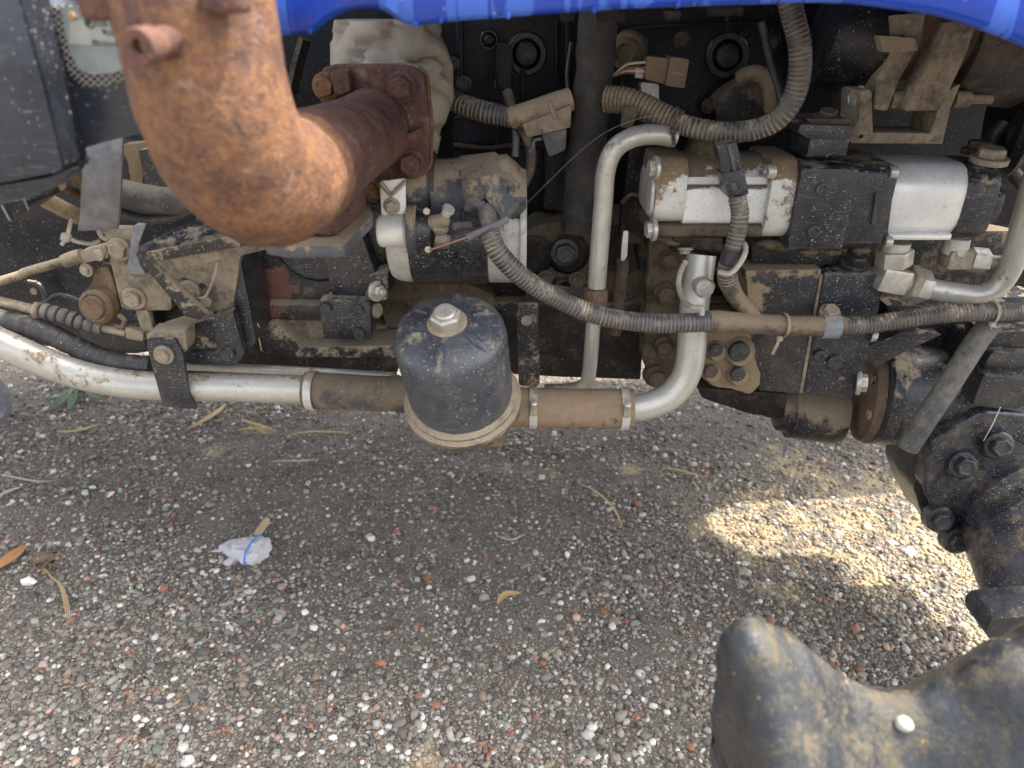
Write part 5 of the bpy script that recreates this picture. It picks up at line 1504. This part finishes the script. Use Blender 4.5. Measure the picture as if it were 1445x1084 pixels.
b = MB(); b.plate(rpoly([(1392, 886), (1402, 874), (1470, 868), (1520, 870), (1520, 930), (1430, 930), (1394, 900)], 5), .58, .045)
tag(build('axle_stop', b, M['bolt_black'], bev=.005), 'dark square edged metal stop at the right edge above the casting', 'stop block')

# ---- wiring harness
def conduit(name, pts, rpx, label, cat='wiring conduit', m='conduit', pitch=.0044, depth=.0011):
    w = [P(*p) for p in pts]; mid = pts[len(pts) // 2]
    b = MB(); b.tube(w, RP(rpx, *mid), 20, step=.003, pitch=pitch, depth=depth)
    return tag(build(name, b, M[m], ang=30), label, cat, 'corrugated conduits of the wiring harness')
conduit('harness_conduit', [(690, 328, .80), (700, 352, .795), (722, 378, .795), (752, 402, .80), (790, 423, .805), (828, 440, .805), (872, 451, .803), (920, 456, .80), (965, 456, .80), (1002, 454, .803)], 13.8, 'corrugated conduit swooping from the starter across both silver pipes')
sweep_thing('harness_sleeve', [(996, 454, .803), (1040, 455, .82), (1100, 459, .85), (1165, 460, .865), (1188, 460, .868)], 14.5, 'conduit_tan', 'mud coated straight stretch of harness between conduits', 'wiring sleeve', n=20, wob=.10)
conduit('harness_conduit', [(1182, 460, .868), (1225, 458, .868), (1275, 451, .865), (1325, 444, .86), (1380, 441, .855), (1430, 440, .85), (1480, 438, .845), (1640, 420, .84), (1900, 330, .86)], 13, 'corrugated conduit running to the right edge below the bent tube')
conduit('harness_conduit', [(1040, 278, .835), (1044, 300, .832), (1041, 325, .83), (1034, 352, .828)], 12.5, 'short upright corrugated conduit hanging below the black plug', pitch=.0046)
conduit('harness_conduit', [(1028, 372, .83), (1026, 385, .832), (1028, 400, .835)], 14, 'stub of corrugated conduit held by a looped tie', pitch=.004)
sweep_thing('branch_sleeve', [(1034, 350, .828), (1030, 362, .829), (1028, 374, .83)], 13, 'hose', 'smooth black taped piece of the upright branch', 'wiring sleeve', n=18)
sweep_thing('branch_sleeve', [(1026, 396, .835), (1036, 415, .836), (1052, 436, .835), (1068, 455, .84)], 12, 'conduit_tan', 'mud coated branch sleeve joining the long harness', 'wiring sleeve', n=18, wob=.16)
conduit('harness_conduit', [(660, 292, .855), (668, 286, .845), (680, 290, .84), (688, 302, .835)], 8, 'small grey looped conduit leaving the rubber boot', pitch=.0035, m='conduit_grey')
sweep_thing('taped_joint', [(686, 298, .838), (690, 312, .82), (694, 332, .80)], 13, 'hose_grey', 'grey taped joint at the top of the swooping conduit', 'tape', n=18, wob=.08)
# upper harness
conduit('harness_conduit', [(628, 135, .985), (650, 147, .975), (680, 157, .965), (708, 163, .96), (726, 166, .955)], 15, 'dusty corrugated conduit left of the yellowed wire blocks', pitch=.005)
sweep_thing('harness_sleeve', [(722, 166, .955), (745, 160, .95), (775, 150, .95), (805, 140, .955)], 16, 'tan_soft', 'tan taped harness above the yellowed wire block', 'wiring sleeve', n=20, wob=.06)
conduit('harness_conduit', [(855, 140, .945), (880, 142, .935), (905, 150, .925), (930, 163, .915), (958, 175, .905)], 18.5, 'thick mud coated ribbed conduit crossing above the upright pipe', m='conduit_tan', pitch=.005, depth=.0016)
conduit('harness_conduit', [(950, 172, .905), (985, 182, .89), (1025, 187, .88), (1065, 183, .87), (1098, 168, .86), (1120, 138, .855), (1129, 100, .85), (1128, 60, .85), (1118, 20, .855), (1108, -25, .86)], 15.5, 'black corrugated conduit curving up under the blue hood', pitch=.0048, depth=.0012)
b = MB(); b.plate(rpoly([(882, 150), (902, 150), (892, 182), (876, 180)], 4), .91, .015)
tag(build('tape_flap', b, M['mud'], bev=.003, lump=.002, lscale=50), 'muddy tape flap hanging off the thick ribbed conduit', 'tape')

def plugs():
    t = thing('wire_block', 'dust covered rectangular wire block with a grey plug beneath', 'connector', P(770, 195, .95))
    b = MB(); b.plate(rpoly([(737, 176), (806, 148), (806, 180), (744, 194)], 3), .935, .04); build('housing', b, M['tan'], t, bev=.003, lump=.001, lscale=60)
    b = MB(); b.plate(rpoly([(764, 190), (800, 182), (798, 212), (775, 222)], 4), .945, .03); build('plug', b, M['boot'], t, bev=.003)
    b = MB(); b.tube([P(764, 196, .94), P(754, 198, .94), P(752, 208, .938), P(746, 214, .938)], .002, 8); build('clip', b, M['hose_grey'], t)
    b = MB(); b.tube([P(775, 142, .925), P(781, 160, .92), P(784, 168, .92)], .0028, 8); build('strap', b, M['tan'], t)
    t = thing('wire_connector', 'dusty square two piece connector with red and white wires', 'connector', P(940, 122, .97))
    b = MB(); b.plate(rpoly([(914, 79), (944, 83), (938, 119), (910, 112)], 3), .965, .03); build('housing', b, M['sleeve_tan'], t, bev=.002)
    b = MB(); b.plate(rpoly([(947, 80), (973, 84), (966, 125), (939, 121)], 3), .96, .035); build('housing', b, M['sleeve_tan'], t, bev=.002)
    b = MB(); b.plate([(948, 101), (968, 104), (967, 108), (947, 105)], .958, .004); build('latch', b, M['tan'], t, bev=.001)
    for y0, y1, m in ((95, 88, 'white_wire'), (98, 96, 'red_wire'), (99, 106, 'red_wire'), (100, 101, 'white_wire')):
        b = MB(); b.tube([P(864, 108, .985), P(884, (y0 + y1) / 2, .98), P(912, y1, .975)], .0016, 8); build('wire', b, M[m], t)
    for y in (101, 108):
        b = MB(); b.lathe(P(896, y - 2, .977), (1, 0, -.1), [(0, .0033), (.010, .0033)], 10); build('terminal', b, M['white_wire'], t)
    b = MB(); b.plate(rpoly([(904, 116), (930, 118), (930, 150), (908, 146)], 4), .98, .02); build('holder', b, M['silver_dusty'], t, bev=.003)
    t = thing('sensor_body', 'round dusty sensor on the block beside the connector', 'sensor', P(880, 95, 1.04))
    b = MB(); b.lathe(P(887, 72, 1.07), (-.25, -1, 0), [(0, RP(27, 887, 72, 1.06)), (.02, RP(24, 887, 72, 1.05)), (.022, RP(19, 887, 72, 1.05)), (.045, RP(18, 887, 72, 1.05)), (.048, RP(13, 887, 72, 1.05)), (.044, RP(10, 887, 72, 1.05))], 30); build('body', b, M['sleeve_tan'], t)
    t = thing('bent_pipe', 'dusty hooked pipe end near the curved conduit under the hood', 'pipe', P(1090, 160, .99))
    b = MB(); b.tube([P(1044, 112, 1.0), P(1062, 104, .99), P(1080, 110, .985), (P(1088, 130, .98)), P(1090, 156, .98)], RP(12, 1080, 120, .98), 18); build('hook', b, M['sleeve_tan'], t)
    # upright black plug with its latch and wires
    t = thing('wire_plug', 'upright black plug standing in front of the silver pump', 'connector', P(1040, 280, .835))
    b = MB(); b.plate(rpoly([(1012, 208), (1040, 201), (1050, 250), (1023, 256)], 3), .838, .024); build('upper_half', b, M['black'], t, bev=.002)
    b = MB(); b.plate(rpoly([(1020, 246), (1050, 240), (1057, 274), (1028, 281)], 3), .832, .032); build('lower_half', b, M['black'], t, bev=.002)
    b = MB(); b.plate([(1026, 205), (1031, 204), (1041, 246), (1036, 247)], .835, .006); build('rib', b, M['boot'], t, bev=.0008)
    b = MB(); b.plate(rpoly([(1031, 260), (1038, 258), (1041, 268), (1034, 270)], 1), .829, .006); build('latch', b, M['boot'], t, bev=.0008)
    for x in (1034, 1040, 1046):
        b = MB(); b.tube([P(x, 274, .842), P(x + 1, 284, .842)], .0022, 8); build('wire', b, M['copper_bolt'], t)
plugs()

# ---- ties and clips on the harness
def tie_ring(name, x, y, Y, ax, rpx, m, label, tail=None, tw=.0035):
    c = P(x, y, Y); r = RP(rpx, x, y, Y)
    a, k, _ = frame_of(ax)
    t = thing(name, label, 'cable tie', c - Vector((0, 0, r)), 'cable ties on hoses and harness')
    b = MB(); b.lathe(c - Vector(ax).normalized() * tw / 2, ax, [(0, r), (0, r + .0012), (tw, r + .0012), (tw, r)], 26, False, False); build('loop', b, M[m], t, ang=40)
    if tail:
        b = MB(); b.tube([P(q[0], q[1], q[2]) for q in tail], .0021, 8, flat=.5); build('tail', b, M[m], t)
        b = MB(); b.box(P(*tail[0]), (.007, .006, .006)); build('head', b, M[m], t, bev=.001)
    return t
tie_ring('cable_tie', 1106, 459, .85, (1, .1, -.05), 16, 'tan_soft', 'dusty cable tie with hanging tail on the muddy sleeve', [(1100, 478, .832), (1096, 488, .83), (1090, 500, .83)])
tie_ring('cable_tie', 948, 172, .907, (1, -.1, -.3), 20, 'mud', 'muddy cable tie strapping thick conduit to the upright pipe', [(950, 186, .885), (951, 198, .885), (952, 205, .886)])
tie_ring('cable_tie', 1400, 441, .853, (1, .0, 0), 15, 'tie', 'pale cable tie on the conduit above the slanting hose', [(1400, 458, .838), (1406, 462, .838), (1412, 458, .84)])
sweep_thing('cable_tie', [(968, 368, .85), (960, 385, .845), (958, 405, .84), (965, 425, .815), (978, 434, .79), (990, 434, .787), (990, 444, .787)], 4, 'tie', 'long pale cable tie looping down left of the pipe plug', 'cable tie', n=8)
sweep_thing('cable_tie', [(1014, 384, .815), (1030, 386, .81), (1044, 372, .812), (1052, 355, .818), (1051, 345, .825), (1044, 342, .83)], 4, 'tie', 'pale cable tie looped loosely round the upright branch', 'cable tie', n=8)
t_ = thing('pipe_clip', 'grey steel clip holding the harness to the black plates', 'clip', P(1170, 478, .87))
b = MB(); b.lathe(P(1158, 460, .867), X1, [(0, RP(16, 1168, 460, .867)), (0, RP(18, 1168, 460, .867)), (.022, RP(18, 1168, 460, .867)), (.022, RP(16, 1168, 460, .867))], 28, False, False); build('loop', b, M['plastic_grey'], t_, ang=40)
bolt(t_, P(1171, 441, .872), (0, -.6, 1), RP(11, 1171, 441, .87), M['zinc_dusty'], 'hex')

# ---- left: levers, rods, brackets
def lever_plate():
    t = thing('lever_plate', 'dust covered steel plate with two hex bolts near left strap', 'bracket', P(190, 470, .87))
    b = MB(); b.plate(rpoly([(146, 322), (200, 322), (205, 372), (240, 400), (242, 438), (186, 438), (172, 436), (152, 352)], 4), .872, .014); build('plate', b, M['tan'], t, bev=.002, lump=.001, lscale=50)
    bolt_px(t, 168, 352, .870, 12.5, M['zinc_dusty'], 'hex', spin=.2); bolt_px(t, 189, 421, .870, 12.5, M['zinc_dusty'], 'hex', spin=.5)
    b = MB(); b.plate(rpoly([(188, 318), (206, 316), (196, 345), (196, 372), (206, 388), (184, 386), (180, 376)], 3), .858, .010); build('spring_clip', b, M['plastic_grey'], t, bev=.002)
    b = MB(); b.plate([(190, 438), (208, 438), (221, 478), (203, 480)], .868, .010); build('link', b, M['tan'], t, bev=.002)
    t = thing('brake_lever', 'rust brown round lever end below the dusty rod', 'lever', P(145, 455, .87))
    b = MB(); b.plate(rpoly([(133, 378), (152, 374), (164, 410), (170, 440), (150, 455), (124, 440), (118, 415), (130, 400)], 9), .875, .016); build('arm', b, M['rust_mud'], t, bev=.004)
    b = MB(); b.lathe(P(145, 430, .875), (-.1, -1, .15), [(0, RP(26, 145, 430, .87)), (.014, RP(25, 145, 430, .87)), (.018, RP(20, 145, 430, .87)), (.017, RP(17, 145, 430, .87)), (.021, RP(15, 145, 430, .87)), (.021, .002)], 32); build('boss', b, M['rust_mud'], t)
    bolt_px(t, 122, 381, .868, 7.5, M['zinc_dusty'], 'hex', nrm=(-.3, -1, .1))
    b = MB(); b.tube([P(168, 445, .865), P(176, 452, .862), P(172, 462, .862), P(162, 460, .865)], .0035, 8); build('hook', b, M['rust_mud'], t)
    t = thing('control_rod', 'dusty control rod with clevis end running to left edge', 'rod', P(60, 385, .88))
    b = MB(); b.tube([P(-560, 548, .88), P(-40, 408, .88), P(40, 383, .878), P(100, 366, .875)], RP(6.5, 50, 380, .88), 16); build('rod', b, M['tan'], t)
    b = MB(); b.tube([P(92, 369, .875), P(104, 364, .874), P(116, 361, .873)], RP(10, 104, 364, .875), 16); build('collar', b, M['tan'], t)
    b = MB(); b.plate(rpoly([(112, 355), (148, 346), (154, 364), (116, 372)], 4), .866, .018); build('clevis', b, M['tan'], t, bev=.003)
    bolt_px(t, 139, 360, .864, 8.5, M['zinc_dusty'], 'cap')
    # cable with a twisted bellows
    t = thing('control_cable', 'thin cable with a twisted dusty bellows boot', 'cable', P(100, 460, .87))
    b = MB(); b.tube([P(-560, 380, .88), P(-260, 388, .88), P(-40, 418, .88), P(20, 430, .875), P(52, 438, .872)], RP(7, 20, 430, .875), 16, pitch=.004, depth=.0006); build('thread', b, M['zinc_dusty'], t)
    b = MB(); b.lathe(P(50, 437, .872), P(62, 440, .871) - P(50, 437, .872), [(0, RP(12, 55, 438, .87)), (.004, RP(13, 55, 438, .87)), (.006, RP(10, 55, 438, .87))], 8); build('lock_nut', b, M['zinc_dusty'], t)
    b = MB(); b.tube([P(60, 438, .87), P(95, 448, .868), P(130, 460, .866), P(148, 464, .865)], RP(11, 100, 450, .87), 18, step=.002, pitch=.0115, depth=.0045); build('bellows', b, M['hose_slant'], t, ang=60)
    b = MB(); b.tube([P(146, 463, .865), P(162, 466, .864), P(178, 470, .864)], RP(6, 160, 466, .865), 10); build('cable_end', b, M['zinc_dusty'], t)
    b = MB(); b.plate(rpoly([(176, 462), (202, 470), (202, 482), (178, 478)], 3), .860, .012); build('clevis', b, M['tan'], t, bev=.002)
lever_plate()
# big ribbed hose: overlapping wrap with clear turns
b = MB(); w_ = [P(-600, 380, .88), P(-300, 412, .87), P(-40, 446, .865), P(20, 455, .865), P(60, 467, .865), P(100, 486, .865), (P(140, 504, .865)), P(180, 514, .865), P(215, 517, .865)]
b.tube(w_, RP(15, 100, 486, .865), 24, step=.003, pitch=.0165, depth=.0011)
tag(build('ribbed_hose', b, M['hose'], ang=25), 'black hose with wide spiral turns above the silver pipe', 'hose')
sweep_thing('grey_hose', [(150, 268, .78), (180, 274, .78), (215, 281, .785), (250, 283, .79), (300, 270, .81)], 19, 'hose_slant', 'thick grey hose passing behind the hanging strap toward the elbow', 'hose', n=24)
sweep_thing('thin_cable', [(120, 282, .77), (165, 298, .78), (200, 308, .785), (235, 308, .79), (275, 296, .80), (320, 270, .82)], 6.5, 'hose', 'thin black cable curving under the thick grey hose', 'cable', n=14)
sweep_thing('tan_tube', [(40, 268, .70), (70, 285, .72), (110, 305, .74), (150, 320, .76)], 11, 'tan_soft', 'tan dusty tube entering behind the strap from upper left', 'tube', n=18)
sweep_thing('tan_tube', [(86, 262, .70), (105, 272, .73), (130, 286, .76)], 6, 'rust_mud', 'thin brown rod between the two tan tubes', 'tube', n=12)
sweep_thing('tan_tube', [(98, 232, .71), (112, 252, .73), (126, 280, .76)], 11, 'tan_soft', 'short tan tube tucked behind the top of the hanging strap', 'tube', n=16)
def strap():
    b = MB(); rings = []
    path = [(143, 186, .70), (143, 212, .69), (142, 245, .683), (140, 280, .683), (139, 305, .69), (137, 318, .70), (136, 326, .712)]
    w = [P(*p) for p in path]
    for p, q in zip(path, w):
        hw = RP(26.5, *p); th = .0042
        rings.append([q + Vector((-hw, 0, 0)), q + Vector((hw, .004, 0)), q + Vector((hw, .004 + th, 0)), q + Vector((-hw, th, 0))])
    b.rings(rings)
    tag(build('hanging_strap', b, M['plastic_grey'], bev=.0007), 'wide grey dusty strap hanging below the black plate', 'strap')
strap()
t_ = thing('cable_tie', 'white knotted cable tie below the end of the hanging strap', 'cable tie', P(110, 345, .71))
b = MB(); b.tube([P(140, 340, .72), P(128, 344, .712), P(112, 342, .706), P(98, 336, .702), (P(97, 326, .703)), P(101, 310, .71)], .0019, 8); build('loop', b, M['tie'], t_)
b = MB(); b.box(P(93, 335, .70), (.008, .006, .007), Matrix.Rotation(.5, 3, 'Y')); build('head', b, M['tie'], t_, bev=.001)
b = MB(); b.tube([P(92, 337, .70), P(87, 346, .698)], .0018, 8); build('tail', b, M['tie'], t_)
b = MB(); b.tube([P(139, 325, .72), P(143, 334, .72), P(150, 338, .722)], .0022, 8); build('clip', b, M['tie'], t_)

def box_bracket():
    t = thing('box_bracket', 'folded black and tan mounting bracket under the elbow', 'bracket', P(290, 510, .85))
    # sloping roof plate
    f = [P(192, 349, .79), P(290, 300, .86), P(395, 300, .86), P(398, 330, .80), P(310, 340, .79), P(206, 358, .785)]
    b = MB(); b.prism(f, [p - Vector((0, -.006, .006)) for p in f]); build('roof_plate', b, M['black'], t, bev=.0015)
    b = MB(); b.plate([(206, 356), (320, 334), (386, 322), (386, 340), (320, 352), (213, 371)], .785, .004); build('roof_edge', b, M['tan_black'], t, bev=.001)
    b = MB(); b.plate(rpoly([(236, 362), (388, 336), (400, 346), (345, 360), (302, 368), (250, 384), (246, 372)], 4), .800, .045); build('cross_tube', b, M['tan'], t, bev=.006)
    b = MB(); b.plate(rpoly([(202, 352), (240, 360), (340, 352), (328, 440), (288, 440), (268, 446), (246, 420)], 5), .868, .012); build('back_plate', b, M['tan'], t, bev=.002, lump=.001, lscale=50)
    b = MB(); b.plate([(196, 348), (206, 352), (216, 374), (292, 444), (280, 452), (262, 448), (204, 378), (190, 360)], .835, .012); build('front_flange', b, M['tan_black'], t, bev=.003)
    b = MB(); b.plate([(318, 360), (338, 360), (362, 482), (336, 516), (300, 442)], .875, .08); build('side_wall', b, M['black'], t, bev=.003)
    bolt_px(t, 267, 411, .864, 12, M['zinc_dusty'], 'hex', nrm=(-.2, -1, .1)); bolt_px(t, 291, 426, .864, 8, M['zinc_dusty'], 'cap')
    bolt_px(t, 286, 404, .8675, 5, M['hose'], 'cap', name='hole', h=.2); bolt_px(t, 260, 396, .8675, 5, M['hose'], 'cap', name='hole', h=.2)
    b = MB(); b.tube([P(307, 370, .86), P(302, 392, .857), P(290, 418, .857), P(280, 420, .857)], .0017, 8); build('tie', b, M['tie'], t)
    # lower black foot
    b = MB(); b.plate(rpoly([(206, 480), (300, 448), (320, 440), (338, 514), (262, 512), (212, 512)], 5), .862, .06); build('foot', b, M['tan_black'], t, bev=.005, lump=.001, lscale=40)
    b = MB(); b.plate(rpoly([(300, 446), (328, 438), (345, 500), (332, 516), (268, 513), (268, 498), (306, 496)], 3), .850, .012); build('foot_plate', b, M['black'], t, bev=.002)
    bolt_px(t, 322, 500, .848, 10, M['black'], 'cap', name='plug')
    b = MB(); b.plate(rpoly([(206, 480), (246, 478), (258, 500), (266, 556), (278, 578), (230, 574), (212, 508)], 3), .815, .006); build('hanger_strap', b, M['black'], t, bev=.0015)
    b = MB(); b.plate(rpoly([(205, 470), (262, 466), (264, 496), (252, 500), (246, 490), (212, 492)], 6), .822, .03); build('hanger_root', b, M['tan'], t, bev=.006, lump=.002, lscale=50)
    bolt_px(t, 231, 501, .812, 10.5, M['zinc_dusty'], 'hex')
box_bracket()
b = MB(); b.plate(rpoly([(195, 212), (240, 205), (262, 225), (262, 262), (205, 262)], 4), .86, .06)
tag(build('spotted_block', b, M['black'], bev=.004), 'paint spattered dark block left of the elbow above the grey hose', 'block')
b = MB(); b.plate(rpoly([(168, 205), (215, 200), (205, 232), (200, 262), (186, 262), (180, 228)], 5), .88, .02)
tag(build('dusty_tab', b, M['sleeve_tan'], bev=.003), 'brown dusty tab behind the top of the grey strap', 'tab')
# wheel rim sliver at the left edge
b = MB(); b.lathe(PZ(-42, 560, .088), (.2, -1, .05), [(0, .088), (.012, .091), (.020, .080), (.018, .03), (.03, .026), (.03, .002)], 40)
tag(build('steel_disc', b, M['plastic_grey']), 'edge of a round grey steel disc at the far left', 'disc')
# hair-thin stray fibre across the dark gap
b = MB(); b.tube([P(742, 288, .90), P(835, 200, .90), P(900, 168, .88), P(945, 163, .88)], .0002, 5)
tag(build('stray_fibre', b, M['tie']), 'hair thin pale fibre slanting across the dark gap', 'fibre')

# ---- more of the crowded bay: clips, small bolts, lines and clods of mud
def bay_details():
    eb = bpy.data.objects['engine_block']
    for x, y, Y, r, q in ((655, 118, 1.08, 8, 'bolt_black'), (706, 120, 1.08, 7, 'bolt_black'), (776, 148, 1.08, 8, 'mud'), (962, 58, 1.07, 9, 'mud'), (1086, 62, 1.07, 8, 'bolt_black'), (1090, 130, 1.07, 8, 'mud'),
                          (668, 178, 1.08, 9, 'bolt_black'), (640, 90, 1.08, 7, 'bolt_black'), (1000, 150, 1.06, 8, 'mud'), (905, 60, 1.07, 7, 'bolt_black'), (815, 395, .98, 9, 'mud'), (770, 392, .98, 8, 'mud'), (880, 415, .985, 8, 'mud')):
        bolt_px(eb, x, y, Y - .004, r, M[q], 'hex')
    for x0, y0, x1, y1, d in ((660, 150, 706, 210, .03), (640, 165, 668, 235, .02), (768, 205, 806, 300, .03), (700, 60, 722, 130, .02)):
        b = MB(); b.plate(rpoly([(x0, y0), (x1, y0 + 4), (x1, y1), (x0, y1 - 3)], 6), 1.045, d)
        build('casting_pad', b, M['dark'], eb, bev=.004, lump=.002, lscale=40, sub=2)
    # clips along the hood edge
    for x0, x1, y in ((842, 884, 26), (938, 962, 24), (790, 812, 26), (1000, 1050, 18)):
        b = MB(); b.plate(rpoly([(x0, y - 8), (x1, y - 8), (x1 - 2, y + 4), (x0 + 2, y + 5)], 2), .80, .012)
        tag(build('hood_clip', b, M['mud_dark'], bev=.002), {842: 'wide muddy clip under the hood above the sensor', 938: 'narrow muddy clip under the hood above the square connector', 790: 'small muddy clip under the hood at the grimy hose', 1000: 'long thin muddy clip under the hood left of curved conduit'}[x0], 'clip', 'muddy clips under the hood edge')
    sweep_thing('fuel_line', [(640, 205, 1.02), (690, 210, 1.01), (740, 205, 1.0), (800, 208, 1.0)], 4.5, 'mud_dark', 'thin dark line running behind the rubber boot', 'fuel line', n=12)
    sweep_thing('drain_hose', [(930, 240, 1.03), (915, 280, 1.02), (905, 330, 1.01), (908, 380, 1.0)], 9, 'mud_dark', 'dim muddy hose dropping left of the silver pump', 'hose', n=16, wob=.15)
    sweep_thing('wire_loom', [(1075, 30, .98), (1085, 80, .98), (1100, 130, .97), (1110, 165, .95)], 6, 'hose', 'thin dark loom left of the alternator', 'wiring', n=12)
    sweep_thing('return_hose', [(1420, 170, .98), (1400, 200, .985), (1425, 240, .98), (1460, 280, .97)], 10, 'hose', 'dark hose in the shade right of the black end cap', 'hose', n=16)
    # clods of mud stuck where dirt gathers
    rr_ = random.Random(11)
    for o_name, spots, m in (('hydraulic_pump', ((935, 338), (950, 342), (1085, 345), (1098, 346), (1110, 350), (1140, 356), (1175, 357), (1215, 354)), 'mud'),):
        p = bpy.data.objects[o_name]
        for x, y in spots:
            b = MB(); b.sphere(P(x, y, .885 if o_name == 'hydraulic_pump' else .903), RP(rr_.uniform(7, 12), x, y, .89), 12, 8, (1.5, .7, .6))
            build('mud_clod', b, M[m], p, lump=.0025, lscale=110, sub=1)
    # hose wires at the engine front
    for k, pts in enumerate(([(806, 60, 1.0), (800, 110, .99), (806, 150, .98)], [(560, 205, 1.0), (575, 228, .98), (600, 236, .96)])):
        sweep_thing('thin_wire', pts, 3, 'hose', ('thin black wire dropping beside the grimy hose', 'thin black wire dipping below the pale jacket')[k], 'wire', n=8)
bay_details()
